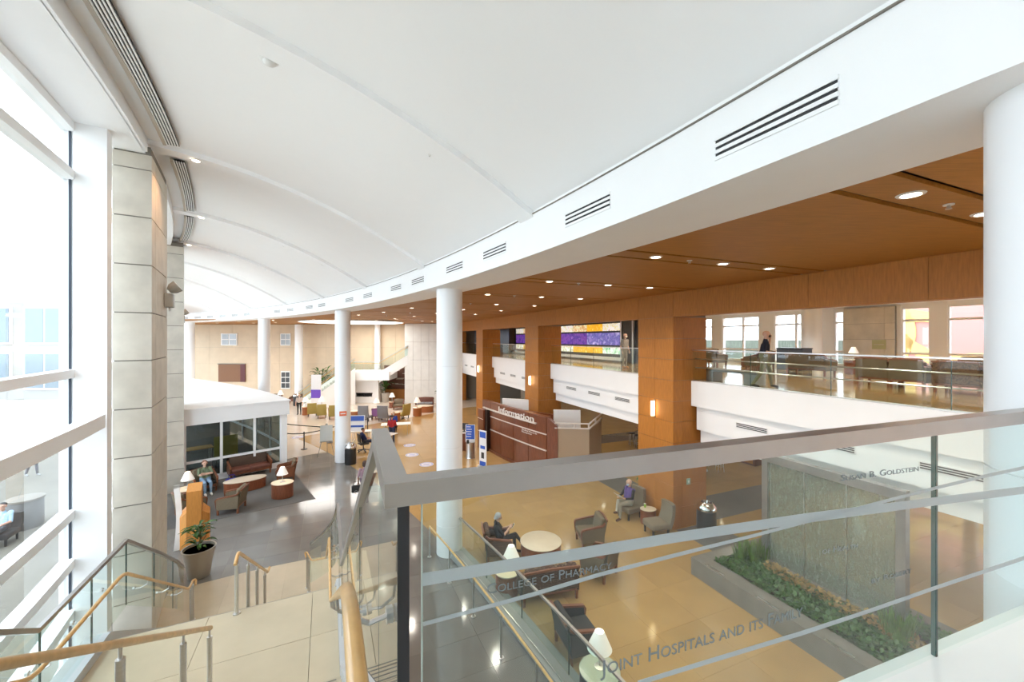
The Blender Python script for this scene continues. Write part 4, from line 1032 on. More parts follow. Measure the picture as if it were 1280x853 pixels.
def leafy(root, n, z0, spread, L, m, seed, up=.6, wid=.3, name='leaf', stalk=True):
    rnd = random.Random(seed); vs0 = None
    vs = []
    for i in range(6):
        f = i/5; w = wid*L*math.sin(PI*min(1, f*.97+.03))**.8*.5; zz = .22*L*math.sin(PI*f*.9)-.1*L*f*f
        vs += [(-w, L*f, zz+.04*L), (0, L*f, zz), (w, L*f, zz+.04*L)]
    fs = []
    for i in range(5): fs += [(i*3, i*3+1, i*3+4, i*3+3), (i*3+1, i*3+2, i*3+5, i*3+4)]
    me = bpy.data.meshes.new(name); me.from_pydata(vs, [], fs); me.materials.append(m)
    for i in range(n):
        o = bpy.data.objects.new(name, me); COL.objects.link(o); o.parent = root
        q = rnd.uniform(0, 2*PI); rr = spread*rnd.uniform(0, .8); s = rnd.uniform(.6, 1.1)
        o.location = (rr*math.cos(q), rr*math.sin(q), z0*rnd.uniform(.55, 1)); o.rotation_euler = (rnd.uniform(-.2, up), rnd.uniform(-.3, .3), q-PI/2+rnd.uniform(-.4, .4)); o.scale = (s, s, s)
M_LEAF = mat('leaf_green', (.045, .125, .02), .45, var=.3, scale=6, rand=.3)
M_LEAFY = mat('leaf_yellow_green', (.30, .34, .06), .45, var=.3, scale=6, rand=.25)
pt = thing('potted_plant', 'glossy leaved plant in a tall tapered grey pot at the stair foot', 'plant', (-8.45, 10.75, 0))
B().lathe([(.23, 0), (.245, .02), (.30, .4), (.37, .74), (.385, .77), (.35, .77), (.34, .66)], 32, caps=False).build('pot', mat('pot_taupe', (.36, .32, .26), .5), pt, smooth=True)
B().lathe([(.001, .70), (.36, .70)], 24).build('soil', mat('soil', (.03, .022, .015), .9), pt)
B().tube([(0, 0, .68), (.03, .02, 1.0), (0, 0, 1.3)], .02, 6).build('stem', mat('stem', (.13, .11, .04), .7), pt)
for k in range(3): B().tube([(.02, 0, .85+.1*k), (.2*math.cos(2*k), .2*math.sin(2*k), 1.1+.12*k)], .01, 5).build('branch', mat('stem', (.13, .11, .04), .7), pt)
leafy(pt, 60, 1.38, .24, .30, M_LEAF, 3)
# ---- planted bed
def ground_cover(name, label, a0, a1, n0, n1, z, n, m, L, seed):
    rnd = random.Random(seed); b = B()
    for i in range(n):
        a, nn = rnd.uniform(a0, a1), rnd.uniform(n0, n1); x, y = AN(a, nn); q = rnd.uniform(0, 2*PI); l = L*rnd.uniform(.6, 1.3); e = rnd.uniform(.1, 1.0); zz = z+rnd.uniform(0, .16)
        dx, dy, dz = math.cos(q)*l*math.cos(e), math.sin(q)*l*math.cos(e), l*math.sin(e); px_, py_ = -math.sin(q)*l*.38, math.cos(q)*l*.38
        b.add([(x, y, zz), (x+dx*.5+px_, y+dy*.5+py_, zz+dz*.6), (x+dx, y+dy, zz+dz), (x+dx*.5-px_, y+dy*.5-py_, zz+dz*.6)], [(0, 1, 2, 3)])
    o = b.build(name, m); o['kind'] = 'stuff'; o['label'] = label; o['category'] = 'plants'; return o
ground_cover('ground_cover', 'dense dark green ground cover filling the planter bed', 2.35, 7.75, 9.15, 10.3, .34, 7000, M_LEAF, .10, 1)
ground_cover('bronze_foliage', 'bronze and yellow foliage in front of the water wall', 3.6, 7.0, 9.9, 10.25, .42, 900, mat('bronze_leaf', (.30, .20, .06), .5, var=.4, scale=12), .10, 2)
ground_cover('rear_ground_cover', 'dark green plants behind the water wall', 2.35, 7.7, 10.62, 11.2, .34, 2600, M_LEAF, .10, 4)
def clump(label, a, n, cnt, h, seed):
    t = thing('grass_clump', label, 'plant', AN(a, n)+(.36,), 0, 'spiky clumps in the planter bed'); rnd = random.Random(seed)
    b = B()
    for i in range(cnt):
        q = rnd.uniform(0, 2*PI); l = h*rnd.uniform(.7, 1.1); o = rnd.uniform(0, .14); le = rnd.uniform(.05, .35); x, y = o*math.cos(q), o*math.sin(q); w = .014
        px_, py_ = -math.sin(q)*w, math.cos(q)*w
        b.add([(x-px_, y-py_, 0), (x+px_, y+py_, 0), (x+px_+math.cos(q)*l*le*.5, y+py_+math.sin(q)*l*le*.5, l*.6), (x-px_+math.cos(q)*l*le*.5, y-py_+math.sin(q)*l*le*.5, l*.6), (x+math.cos(q)*l*le, y+math.sin(q)*l*le, l)], [(0, 1, 2, 3), (3, 2, 4)])
    o = b.build('blades', mat('blade_green', (.12, .22, .03), .5, var=.3, scale=8), t); o['kind'] = 'stuff'
for k, (a, n) in enumerate(((7.55, 10.15), (7.3, 10.35), (7.55, 9.85), (7.35, 10.05))): clump('tall spiky grass clump at the bed corner beside the far steel post', a, n, 70, .62, k)
for k, (a, n) in enumerate(((4.5, 10.15), (4.25, 10.0), (4.3, 10.3))): clump('tall spiky grass clump at the near steel post of the water wall', a, n, 60, .6, 20+k)
for i, (x, y) in enumerate(((-22, 37), (-25, 38.5), (-7, 35), (-13, 30.5), (-9, 31), (-19.5, 32.5), (-28.5, 38.5), (-24, 35))):  # extra lamps added because the far end was too dim
    downlight(x, y, 7.95, 'round downlight added around the glowing dome to brighten the far end', 260, 'added downlights around the dome')

# ================================================================== INFORMATION DESK
idk = thing('information_desk', 'curved mahogany information desk wall with raised white letters', 'desk', (0, 20.9, 0))
def bez(t):
    P0, P1, P2 = (-1.75, 23.7), (-.45, 21.2), (1.60, 18.35)
    return tuple((1-t)**2*P0[i]+2*t*(1-t)*P1[i]+t*t*P2[i] for i in (0, 1))
def bnorm(t):
    a, b = bez(max(0, t-.01)), bez(min(1, t+.01)); dx, dy = b[0]-a[0], b[1]-a[1]; l = math.hypot(dx, dy); return (dy/l, -dx/l)   # towards the hall
def bo(t, o): p, n = bez(t), bnorm(t); return (p[0]-n[0]*(-o)*-1*-1, p[1]-n[1]*(-o)*-1*-1) if False else (p[0]+n[0]*o*-1, p[1]+n[1]*o*-1)
def curve_wall(t0, t1, o0, o1, z0, z1, n=8):
    b = B(); vs = []
    for i in range(n+1):
        t = t0+(t1-t0)*i/n
        for o, z in ((o0, z0), (o1, z0), (o1, z1), (o0, z1)): vs.append((*bo(t, o), z))
    fs = [(0, 1, 2, 3), tuple(n*4+j for j in (3, 2, 1, 0))]
    for i in range(n):
        for j in range(4): fs.append((i*4+j, (i+1)*4+j, (i+1)*4+(j+1) % 4, i*4+(j+1) % 4))
    return b.add(vs, fs)
# side facing the hall: find its sign
_s = 1 if (bo(.5, .3)[0] < bez(.5)[0]) else -1
M_BAND = mat('pale_metal_band', (.75, .70, .66), .3, .3)
cw_ = lambda t0, t1, o0, o1, z0, z1: curve_wall(t0, t1, _s*o0, _s*o1, z0, z1)
cw_(0, 1, -.25, -.02, 0, 2.8).build('core', M_DESK, idk, world=True)
rows = [(.12, 1.22), (1.28, 1.97), (2.02, 2.78)]
for z0, z1 in rows:
    for k in range(5):
        if z1 < 2 and k == 0: continue
        cw_(k/5+.003, (k+1)/5-.003, -.03, .02, z0, z1).build('front_panel', M_DESK, idk, world=True)
cw_(.05, .9, .0, .12, 2.36, 2.42).build('letter_shelf', M_BAND, idk, world=True)
cw_(.2, 1.0, .0, .05, 1.97, 2.02).build('metal_band', M_BAND, idk, world=True); cw_(.2, 1.0, .0, .05, 1.22, 1.28).build('metal_band', M_BAND, idk, world=True)
cw_(.0, 1.0, -.02, .10, 0, .12).build('base_plinth', M_DESK, idk, world=True)
cw_(.135, .185, .0, .2, 0, 2.36).build('dark_post', mat('ebony', (.02, .012, .01), .3), idk, world=True)
cw_(.0, .13, .02, .3, 0, 2.3).build('end_panel', M_DESK, idk, world=True)
for z in (1.0, 1.75): cw_(.0, .13, .3, .31, z, z+.03).build('metal_band', M_BAND, idk, world=True)
me = text_mesh('Information', .42, .02); xs = [v.co.x for v in me.vertices]; wid = max(xs)-min(xs); inv = wm(idk).inverted()
for v in me.vertices:
    t = .37+(v.co.x-min(xs))/wid*.50; me_z = 2.425+v.co.y*1.0
    v.co = inv @ Vector((*bo(t, _s*(.05+v.co.z)), me_z))
me.update(); obj('information_letters', me, mat('letter_white', (.82, .80, .78), .4), idk)['kind'] = 'stuff'
for k, (body, z, t0, t1) in enumerate((('Medical Records', 1.86, .72, .90), ('Reception', 1.76, .72, .84))):
    me = text_mesh(body, .10, .004); xs = [v.co.x for v in me.vertices]; wid = max(xs)-min(xs)
    for v in me.vertices: v.co = inv @ Vector((*bo(t0+(v.co.x-min(xs))/wid*(t1-t0), _s*(.022+v.co.z)), z+v.co.y))
    me.update(); obj('lettering', me, mat('letter_white', (.82, .80, .78), .4), idk)['kind'] = 'stuff'
B().hexa([(1.62, 18.35, 0), (2.08, 18.15, 0), (2.15, 18.35, 0), (1.75, 18.6, 0), (1.62, 18.35, 2.78), (2.08, 18.15, 2.4), (2.15, 18.35, 2.4), (1.75, 18.6, 2.78)]).build('return_panel', M_DESK, idk, world=True)
M_BEP = mat('beige_laminate', (.36, .28, .20), .5)
B().prism([(2.1, 18.2), (3.5, 18.05), (3.52, 18.15), (2.12, 18.3)], 0, 2.3).build('beige_panel', M_BEP, idk, world=True)
B().prism([(3.42, 18.1), (4.6, 20.5), (4.5, 20.55), (3.42, 18.2)], 0, 2.2).build('beige_panel', M_BEP, idk, world=True)
for z in (2.33, 2.55): B().bar([(1.95, 18.2, z), (3.5, 18.05, z), (4.6, 20.5, z)], .06, .05).build('metal_rail', M_BAND, idk, world=True)
for (x, y) in ((2.15, 18.2), (2.85, 18.12), (3.48, 18.07), (4.05, 19.3)): B().box((x, y, 2.44), (.06, .06, .22)).build('rail_post', M_BAND, idk, world=True)
B().prism([(-1.6, 24.2), (2.6, 21.0), (2.75, 21.2), (-1.45, 24.4)], 0, 2.35).build('inner_wall', M_DESK, idk, world=True)
B().prism([(2.2, 21.0), (3.6, 20.9), (3.6, 21.05), (2.2, 21.15)], 0, 2.65).build('white_screen', M_WHITE, idk, world=True)
B().prism([(-.6, 24.4), (1.9, 23.6), (1.95, 23.75), (-.55, 24.55)], 0, 2.75).build('white_screen', M_WHITE, idk, world=True)
B().prism([(-1.3, 23.3), (1.4, 19.8), (2.0, 20.3), (-.7, 23.8)], .70, .76).build('worktop', M_CHERRY, idk, world=True)
# small counter with a monitor, banner stands, floor stickers
ct = thing('reception_counter', 'dark wood counter with pale top beside the white column', 'counter', (-3.05, 23.0, 0), .2)
B().rbox((0, 0, .5), (1.1, .6, 1.0), .02).build('body', M_DESK, ct); B().rbox((0, 0, 1.02), (1.2, .7, .05), .015).build('counter_top', M_BAND, ct)
mo = thing('monitor', 'black desk monitor on the dark counter', 'monitor', (-2.75, 23.0, 1.05), 2.9)
B().rbox((0, 0, .32), (.5, .04, .34), .01).build('screen', M_BLK, mo); B().box((0, .03, .1), (.06, .03, .2)).build('stand', M_BLK, mo); B().rbox((0, .03, .01), (.25, .18, .02), .005).build('foot', M_BLK, mo)
M_BLU = mat('print_blue', (.03, .10, .48), .5); M_PRW = mat('print_white', (.80, .80, .82), .5)
sg = thing('poster_stand', 'grey stand with a blue poster and sanitizer before the information desk', 'sign', (-2.25, 21.5, 0), -.1)
B().lathe([(.26, 0), (.24, .06), (.24, .85)], 20).build('drum_base', M_STEEL, sg, smooth=True)
B().rbox((0, 0, 1.3), (.52, .05, .95), .01).build('poster_board', M_PRW, sg); B().box((0, -.03, 1.38), (.46, .01, .76)).build('blue_print', M_BLU, sg)
for k in range(5): B().box((-.08+.03*(k % 2), -.037, 1.66-.13*k), (.22+.05*(k % 3), .004, .03)).build('print_line', M_PRW, sg)
B().rbox((-.08, -.28, .92), (.12, .1, .2), .02).build('dispenser', M_BLK, sg)
sb = thing('banner_stand', 'slim white roll up banner with blue blocks before the information desk', 'sign', (-1.45, 19.85, 0), -.75)
B().box((0, 0, .92), (.5, .03, 1.84)).build('banner', M_PRW, sb); B().rbox((0, 0, .04), (.56, .22, .08), .02).build('foot', M_STEEL, sb)
for z, h, w in ((1.62, .3, .42), (1.0, .16, .34), (.16, .28, .42)): B().box((0, -.02, z), (w, .006, h)).build('blue_block', M_BLU, sb)
B().box((0, -.02, .6), (.2, .006, .3)).build('figure_print', M_BLK, sb)
for k, (x, y) in enumerate(((-4.36, 20.3), (-5.52, 21.98), (-6.16, 23.96), (-13.94, 25.9))):
    s_ = thing('floor_sticker', 'round white floor sticker with a blue ring, ' + ['nearest the white column by the ramp', 'the middle one of three in the queue', 'closest to the folding tables', 'beside the stanchion belts'][k], 'sticker', (x, y, 0), 0, 'round floor stickers')
    B().lathe([(.36, 0), (.36, .006)], 28).build('disc', mat('sticker_white', (.75, .72, .75), .4), s_); B().lathe([(.33, .006), (.33, .0075), (.27, .0075), (.27, .006)], 28, caps=False).build('ring', mat('sticker_blue', (.22, .26, .55), .4), s_)
    for q in (-.07, .07): B().box((0, q, .007), (.3, .07, .003)).build('print_line', mat('sticker_blue', (.22, .26, .55), .4), s_)

# ================================================================== QUEUE, TABLES AND FAR LOUNGE
bin_('black litter bin with silver lid against the round column with the sticker', (-8.28, 20.42, 0), .28, .82)
p2 = pol(43.07, 0); sv = Vector((-p2[0]+.35, -p2[1], 0)).normalized()
sk = thing('column_sticker', 'small orange sticker on the round column', 'sticker', (p2[0]+sv.x*.39, p2[1]+sv.y*.39, 2.55), math.atan2(sv.y, sv.x))
B().box((.004, 0, 0), (.012, .34, .24)).build('plate', mat('coral', (.75, .18, .08), .5), sk); B().box((.011, 0, .0), (.003, .24, .05)).build('print_line', M_PRW, sk)
def stanchion(label, x, y):
    s_ = thing('stanchion', label, 'stanchion', (x, y, 0), 0, 'black queue stanchions')
    B().lathe([(.18, 0), (.18, .02), (.04, .04)], 18).build('base', M_BLK, s_, smooth=True); B().cyl((0, 0, .03), .032, .93, 10).build('post', M_BLK, s_); B().lathe([(.04, .94), (.04, 1.0), (.02, 1.02)], 12).build('cap', M_BLK, s_)
    return s_
SP = [(-12.06, 23.1), (-11.25, 24.6), (-9.9, 27.3), (*pol(47.4, -1.6),), (-16.4, 26.4)]
SLB = ['black stanchion on the brown floor edge, carrying the lower belt', 'black stanchion beside the easel', 'black stanchion by the folding tables', 'black stanchion hidden by the pavilion corner', 'black stanchion at the end of the upper belt']
for (x, y), l in zip(SP, SLB): stanchion(l, x, y)
for a, b in ((3, 0), (0, 1), (4, 1), (1, 2)):
    o = B().bar([(*SP[a], .92), ((SP[a][0]+SP[b][0])/2, (SP[a][1]+SP[b][1])/2, .88), (*SP[b], .92)], .012, .055).build('queue_belt', M_BLK)
    tag(o, 'black belt stretched between ' + {(3, 0): 'the pavilion corner and the lower stanchion', (0, 1): 'the lower stanchion and the easel stanchion', (4, 1): 'the far stanchion and the easel stanchion', (1, 2): 'the easel stanchion and the folding tables'}[(a, b)], 'belt', 'queue belts')
es = thing('easel', 'tall easel holding a pale grey board before the round column', 'easel', (-10.2, 21.9, 0), .35)
for x0, x1, y0, y1 in ((-.42, -.03, -.3, 0), (.42, .03, -.3, 0), (0, 0, .45, .0)): B().tube([(x0, y0, 0), (x1, y1, 1.75)], .016, 6).build('leg', M_JOINT, es)
B().box((0, 0, 0), (.62, .02, .85)).xf(Matrix.Translation((0, -.13, 1.25)) @ Matrix.Rotation(-.17, 4, 'X')).build('board', mat('board_grey', (.5, .5, .46), .6), es)
B().box((0, -.2, .8), (.66, .06, .03)).build('ledge', M_JOINT, es)
def ftable(label, x, y, rz, w=1.6, d=.72):
    t = thing('folding_table', label, 'table', (x, y, 0), rz, 'white folding tables')
    B().rbox((0, 0, .73), (w, d, .04), .015).build('tabletop', mat('table_white', (.82, .80, .78), .4), t)
    for sx in (-1, 1):
        for sy in (-1, 1): B().tube([(sx*(w/2-.2), sy*(d/2-.1), .71), (sx*(w/2-.2), sy*(d/2-.08), 0)], .014, 6).build('leg', M_STEEL, t)
        B().tube([(sx*(w/2-.2), -d/2+.1, .18), (sx*(w/2-.2), d/2-.1, .18)], .012, 6).build('stretcher', M_STEEL, t)
    return t
ftable('white folding table between the red shirt and the blue shirt', -7.75, 26.6, .25, 1.9, .8)
ftable('white folding table beside the seated clerk in the office chair', -7.35, 23.5, 1.2, 1.2, .6)
ftable('white folding table holding the blue board beside the round column', -9.3, 24.6, .1, 1.3, .6)
bd = thing('display_board', 'blue and white tabletop display board by the round column', 'sign', (-9.55, 24.55, .75), .1)
B().box((0, 0, 0), (.9, .02, .95)).xf(Matrix.Translation((0, 0, .46)) @ Matrix.Rotation(-.2, 4, 'X')).build('board', M_PRW, bd)
for z, h in ((.74, .3), (.28, .12)): B().box((0, 0, 0), (.8, .006, h)).xf(Matrix.Translation((0, -.015+(z-.46)*.2, z)) @ Matrix.Rotation(-.2, 4, 'X')).build('blue_block', M_BLU, bd)
oc = thing('office_chair', 'black swivel office chair of the clerk', 'chair', (-8.45, 22.65, 0), face(.75, .66))
for k in range(5):
    q = 2*PI*k/5; B().bar([(0, 0, .12), (.32*math.cos(q), .32*math.sin(q), .08)], .05, .035).build('base_arm', M_BLK, oc); B().sph((.33*math.cos(q), .33*math.sin(q), .04), .04, 8, 6).build('caster', M_BLK, oc)
B().cyl((0, 0, .12), .03, .3, 10).build('gas_post', M_BLK, oc); B().rbox((0, 0, .46), (.5, .5, .09), .035).build('seat', M_BLK, oc)
B().rbox((0, 0, 0), (.46, .06, .5), .03).xf(Matrix.Translation((0, -.25, .8)) @ Matrix.Rotation(.12, 4, 'X')).build('backrest', M_BLK, oc)
for s_ in (-1, 1): B().tube([(s_*.26, -.1, .46), (s_*.29, -.1, .68), (s_*.29, .15, .7)], .02, 6).build('armrest', M_BLK, oc)
def cube_table(label, x, y, r=.3, h=.55, grp='wooden drum stools of the far lounge'):
    return drum_table(label, (x, y, 0), r, h, group=grp, body=mat('orange_cherry', (.36, .12, .04), .4), top=mat('pale_top', (.75, .62, .48), .4))
for k, (x, y) in enumerate(((-16.5, 32.9), (-15.45, 32.35), (-14.3, 31.9))):
    highback('olive green high backed chair, ' + ['furthest from the round column', 'middle one of the row of three', 'closest to the round column'][k]+' in the far lounge', (x, y, 0), face(-.4, .9), F_GREEN, 'olive green chairs of the far lounge', .72, 1.15)
for k, (x, y) in enumerate(((-17.4, 33.6), (-16.1, 33.7), (-15.0, 33.2), (-12.5, 31.6), (-9.05, 31.0), (-7.9, 33.2))):
    cube_table('orange wood drum stool ' + ['nearest the man by the far stair', 'between the first two olive chairs', 'between the second and third olive chairs', 'beside the first grey chair', 'beside the second grey chair', 'beside the olive chair at the aisle'][k], x, y, .36 if k > 2 else .3, .7)
for k, (x, y) in enumerate(((-17.4, 33.6), (-16.1, 33.7), (-11.5, 33.9), (-7.9, 33.2), (-11.2, 37.2), (-22.6, 38.9))):
    table_lamp('white shaded lamp in the far lounge, ' + ['by the man at the stair', 'by the olive chairs', 'behind the grey chairs', 'on the stool by the aisle', 'behind the tan armchair', 'left of the far stair'][k].replace('left of', 'beside'), (x, y, .7 if k in (0, 1, 3) else .55), 1.4)
drum_table('small pedestal table under the lamp behind the grey chairs', (-11.5, 33.9, 0), .3, .55); drum_table('small end table behind the tan armchair', (-11.2, 37.2, 0), .3, .55); drum_table('small end table beside the far stair', (-22.6, 38.9, 0), .3, .55)
for k, (x, y) in enumerate(((-11.45, 31.1), (-9.95, 31.1))): highback('grey high backed chair ' + ['farther from the aisle, behind the display board', 'behind the seated helper in blue'][k], (x, y, 0), face(.1, 1), F_GREY, 'grey chairs of the far lounge', .85, 1.25)
armchair('lilac loveseat between the two grey chairs', (-10.72, 32.0, 0), face(.05, 1), .8, F_PURPLE, F_PURPLE, F_PURPLE)
highback('olive green chair beside the drum stool at the aisle', (-8.75, 32.1, 0), face(-.8, .5), F_GREEN, 'olive green chairs of the far lounge', .8, 1.2)
armchair('tan armchair at the foot of the white stone tower', (-10.35, 36.3, 0), face(.2, -1), .9, F_TAUPE, F_TAUPE, F_TAUPE)
armchair('red brown loveseat in front of the white stone tower', (-8.2, 37.4, 0), face(.1, -1), 1.6, M_CHW, F_GREY, F_LEATHER, None, 'loveseat')
drum_table('oval orange wood table before the red brown loveseat', (-7.7, 35.0, 0), .62, .55, 1.3, .8, body=mat('orange_cherry', (.36, .12, .04), .4), top=mat('pale_top', (.75, .62, .48), .4))
for k, x in enumerate((-23.6, -21.6)): armchair('tan armchair by the far wall, ' + ['beside the tall white column', 'next to the black bin'][k], (x, 39.8, 0), face(0, -1), .9, F_TAUPE, F_LEATHER, F_TAUPE)
bin_('black bin at the foot of the far stair', (-20.7, 38.3, 0), .32, .9)
pn = thing('grand_piano', 'black grand piano beside the white stair wall', 'piano', (-14.6, 40.6, 0), 0)
outl = [(-1.0, -.7), (.6, -.7), (1.0, -.5), (1.1, -.1), (.8, .2), (.2, .35), (-.3, .7), (-1.0, .75)]
B().prism(outl, .62, .98).build('case', mat('piano_black', (.008, .008, .01), .08), pn); B().prism([(x*1.02, y*1.02) for x, y in outl], .98, 1.01).build('lid', mat('piano_black', (.008, .008, .01), .08), pn)
for x, y in ((-.8, -.5), (-.8, .55), (.8, -.35)): B().lathe([(.07, .62), (.05, .3), (.06, 0)], 10, (x, y, 0)).build('leg', mat('piano_black', (.008, .008, .01), .08), pn)
B().box((-1.1, 0, .7), (.25, 1.3, .06)).build('keyboard', M_PRW, pn)
def far_plant(label, loc, pr, ph, n, z, sp, L, seed, potm=None):
    t = thing('potted_plant', label, 'plant', loc)
    B().lathe([(pr*.8, 0), (pr, ph), (pr*.9, ph), (pr*.85, ph*.92), (.01, ph*.92)], 18).build('pot', potm or mat('pot_pale', (.55, .50, .43), .6), t, smooth=True)
    B().tube([(0, 0, ph*.9), (0, 0, z)], .03, 6).build('stem', mat('stem', (.13, .11, .04), .7), t); leafy(t, n, z, sp, L, M_LEAF, seed, up=.9)
far_plant('leafy plant in a pale pot beside the grand piano', (-12.9, 40.6, 0), .42, .9, 26, 1.9, .5, .7, 11)
far_plant('big bushy plant with dark leaves behind the far stair rail', (-19.6, 41.2, 0), .5, 1.2, 90, 3.2, .9, .7, 12)
far_plant('dark leaved plant behind the far stair landing rail', (-17.6, 41.4, 0), .4, .8, 70, 4.2, .75, .6, 13)
far_plant('plant in a grey pot at the corner of the white stone tower', (-6.8, 37.9, 0), .3, .8, 24, 1.7, .35, .5, 14)
far_plant('slim plant behind the chair of the man in a dark jacket', (5.15, 15.75, 0), .2, .5, 22, 1.5, .22, .3, 15)

# ---- white stone tower and far stair
tw = sroot('wall_tower', (-9.2, 41, 0)); B().box((-9.15, 41.5, 4), (3.1, 3.2, 7.9)).build('core', M_JOINT, tw, world=True)
for z0, z1 in ((0, 2.3), (2.3, 4.3), (4.3, 6.1), (6.1, 7.94)):
    for k in range(4): B().box((-10.3+.79*k, 39.88, (z0+z1)/2), (.775, .06, z1-z0-.015)).build('stone_panel', mat('marble_white', (.74, .73, .70), .3, var=.04, scale=2, rand=.03), tw, world=True)
    B().box((-10.72, 41.3, (z0+z1)/2), (.06, 2.8, z1-z0-.015)).build('stone_panel', mat('marble_white', (.74, .73, .70), .3), tw, world=True)
for z in (2.3, 4.3):
    for k in range(3): B().lathe([(.05, 0), (.05, .04)], 10).xf(Matrix.Translation((-9.9+.79*k, 39.86, z)) @ Matrix.Rotation(PI/2, 4, 'X')).build('fixing', M_STEEL, tw, world=True)
fst = sroot('stairs_far', (-17.5, 38.5, 0))
e0_, e1_ = Vector((-19.6, 36.9, 0)), Vector((-16.0, 39.7, 0)); dd = (e1_-e0_); L_ = dd.length; dd.normalize(); sd_ = Vector((-dd.y, dd.x, 0)); NS = 18
for i in range(NS):
    c = e0_+dd*(L_*(i+.5)/NS)+sd_*.0
    B().box((c.x, c.y, 3.1*(i+1)/NS/2+.0), (L_/NS+.01, 2.3, 3.1*(i+1)/NS), math.atan2(dd.y, dd.x)).build('step', mat('far_step', (.50, .47, .43), .5), fst, world=True)
for s_ in (-1, 1):
    o = sd_*(s_*1.2); a, b = e0_+o, e1_+o; w = sd_*.06
    B().hexa([tuple(a-w), tuple(a+w), tuple(b+w), tuple(b-w), (*(a-w)[:2], .45), (*(a+w)[:2], .45), (*(b+w)[:2], 3.55), (*(b-w)[:2], 3.55)]).build('stringer', M_WHITE, fst, world=True)
B().box((-14.2, 40.6, 2.75), (4.2, 2.8, .85)).build('landing_block', M_WHITE, fst, world=True); B().box((-14.9, 40.9, 1.2), (3.0, 2.0, 2.4)).build('landing_wall', M_WHITE, fst, world=True)
a, b = Vector((-13.1, 39.3, 2.6)), Vector((-10.2, 39.9, 4.6))
B().hexa([(a.x, a.y, a.z-.5), (b.x, b.y, b.z-.6), (b.x, b.y+.15, b.z-.6), (a.x, a.y+.15, a.z-.5), (a.x, a.y, a.z+.55), (b.x, b.y, b.z+.35), (b.x, b.y+.15, b.z+.35), (a.x, a.y+.15, a.z+.55)]).build('stringer', M_WHITE, fst, world=True)
B().hexa([(a.x, a.y+.15, a.z-.2), (b.x, b.y+.15, b.z-.2), (b.x, b.y+2, b.z-.2), (a.x, a.y+2, a.z-.2), (a.x, a.y+.15, a.z+.2), (b.x, b.y+.15, b.z+.2), (b.x, b.y+2, b.z+.2), (a.x, a.y+2, a.z+.2)]).build('upper_flight', M_WHITE, fst, world=True)
def frail(label, pts, pal=False):
    g = thing('far_stair_railing', label, 'railing', (pts[0][0], pts[0][1], pts[0][2]-1), 0, 'railings of the far stair')
    B().bar(pts, .06, .05).build('top_rail', M_STEEL, g, world=True); B().tube([(x, y, z-.16) for x, y, z in pts], .03, 6).build('wood_rail', M_MAPLE, g, world=True)
    for i in range(len(pts)-1):
        (x0, y0, z0), (x1, y1, z1) = pts[i], pts[i+1]
        n = max(2, int(math.hypot(x1-x0, y1-y0)/1.2))
        for k in range(n):
            f0, f1 = k/n, (k+1)/n; q = lambda f: (x0+(x1-x0)*f, y0+(y1-y0)*f, z0+(z1-z0)*f)
            p, r = q(f0+.01), q(f1-.01)
            B().hexa([(p[0], p[1], p[2]-.95), (r[0], r[1], r[2]-.95), (r[0], r[1]+.02, r[2]-.95), (p[0], p[1]+.02, p[2]-.95), (p[0], p[1], p[2]-.03), (r[0], r[1], r[2]-.03), (r[0], r[1]+.02, r[2]-.03), (p[0], p[1]+.02, p[2]-.03)]).build('glass_pane', M_GLASS, g, world=True)
o = sd_*1.2
frail('glass and steel railing on the wall side of the far lower flight', [tuple(e0_+o+Vector((0, 0, 1.35))), tuple(e1_+o+Vector((0, 0, 4.5)))])
frail('glass and steel railing on the open side of the far lower flight', [tuple(e0_-o+Vector((0, 0, 1.35))), tuple(e1_-o+Vector((0, 0, 4.5)))])
frail('glass railing of the far stair landing and upper flight', [(-16.1, 39.25, 4.15), (-13.1, 39.25, 4.15), (-10.4, 39.8, 5.75)])
ow = struct(B().box((-12.0, 42.5, 1.8), (3.2, .3, 3.6)).build('wall_slate', mat('slate_brown', (.13, .055, .035), .7)))
rnd = random.Random(5)
for i in range(26):
    z = 1.55+rnd.random()*1.9; B().box((-13.2+rnd.random()*2.6, 42.33, z), (rnd.uniform(.3, .9), .06, .07)).build('stone_strip', mat('pale_slate', (.48, .42, .34), .7), ow)
B().box((-12.0, 42.2, .55), (3.2, .5, 1.1)).build('ledge', M_WOOD, ow)
rc = thing('round_column', 'pale round column in the recess behind the far upper flight', 'column', (-14.3, 42.35, 3.2)); B().cyl((0, 0, 0), .3, 4.7, 24).build('shaft', M_TRIM, rc, smooth=True); B().cyl((0, 0, 0), .33, .1, 24).build('base_ring', M_TRIM, rc, smooth=True)
rc = thing('round_column', 'tall pale round column against the far beige wall beside the plants', 'column', (-22.1, 41.3, 0)); B().cyl((0, 0, 0), .38, 7.9, 28).build('shaft', M_COLW, rc, smooth=True); B().cyl((0, 0, 0), .42, .12, 28).build('base_ring', M_TRIM, rc, smooth=True)
fb = thing('banner_totem', 'tall white totem with a purple band before the far stair', 'sign', (-17.5, 35.6, 0), 0)
B().box((0, 0, 1.6), (.85, .12, 3.2)).build('panel', M_PRW, fb); B().box((0, -.07, 1.5), (.85, .02, .75)).build('purple_band', mat('violet', (.16, .07, .50), .5), fb)
ps = thing('pale_screen', 'white leaning sign panel beside the totem', 'sign', (-15.6, 36.9, 0), .5); B().box((0, 0, 1.0), (1.2, .06, 2.0)).build('panel', M_PRW, ps); B().box((0, .2, .05), (.7, .5, .06)).build('foot', M_STEEL, ps)

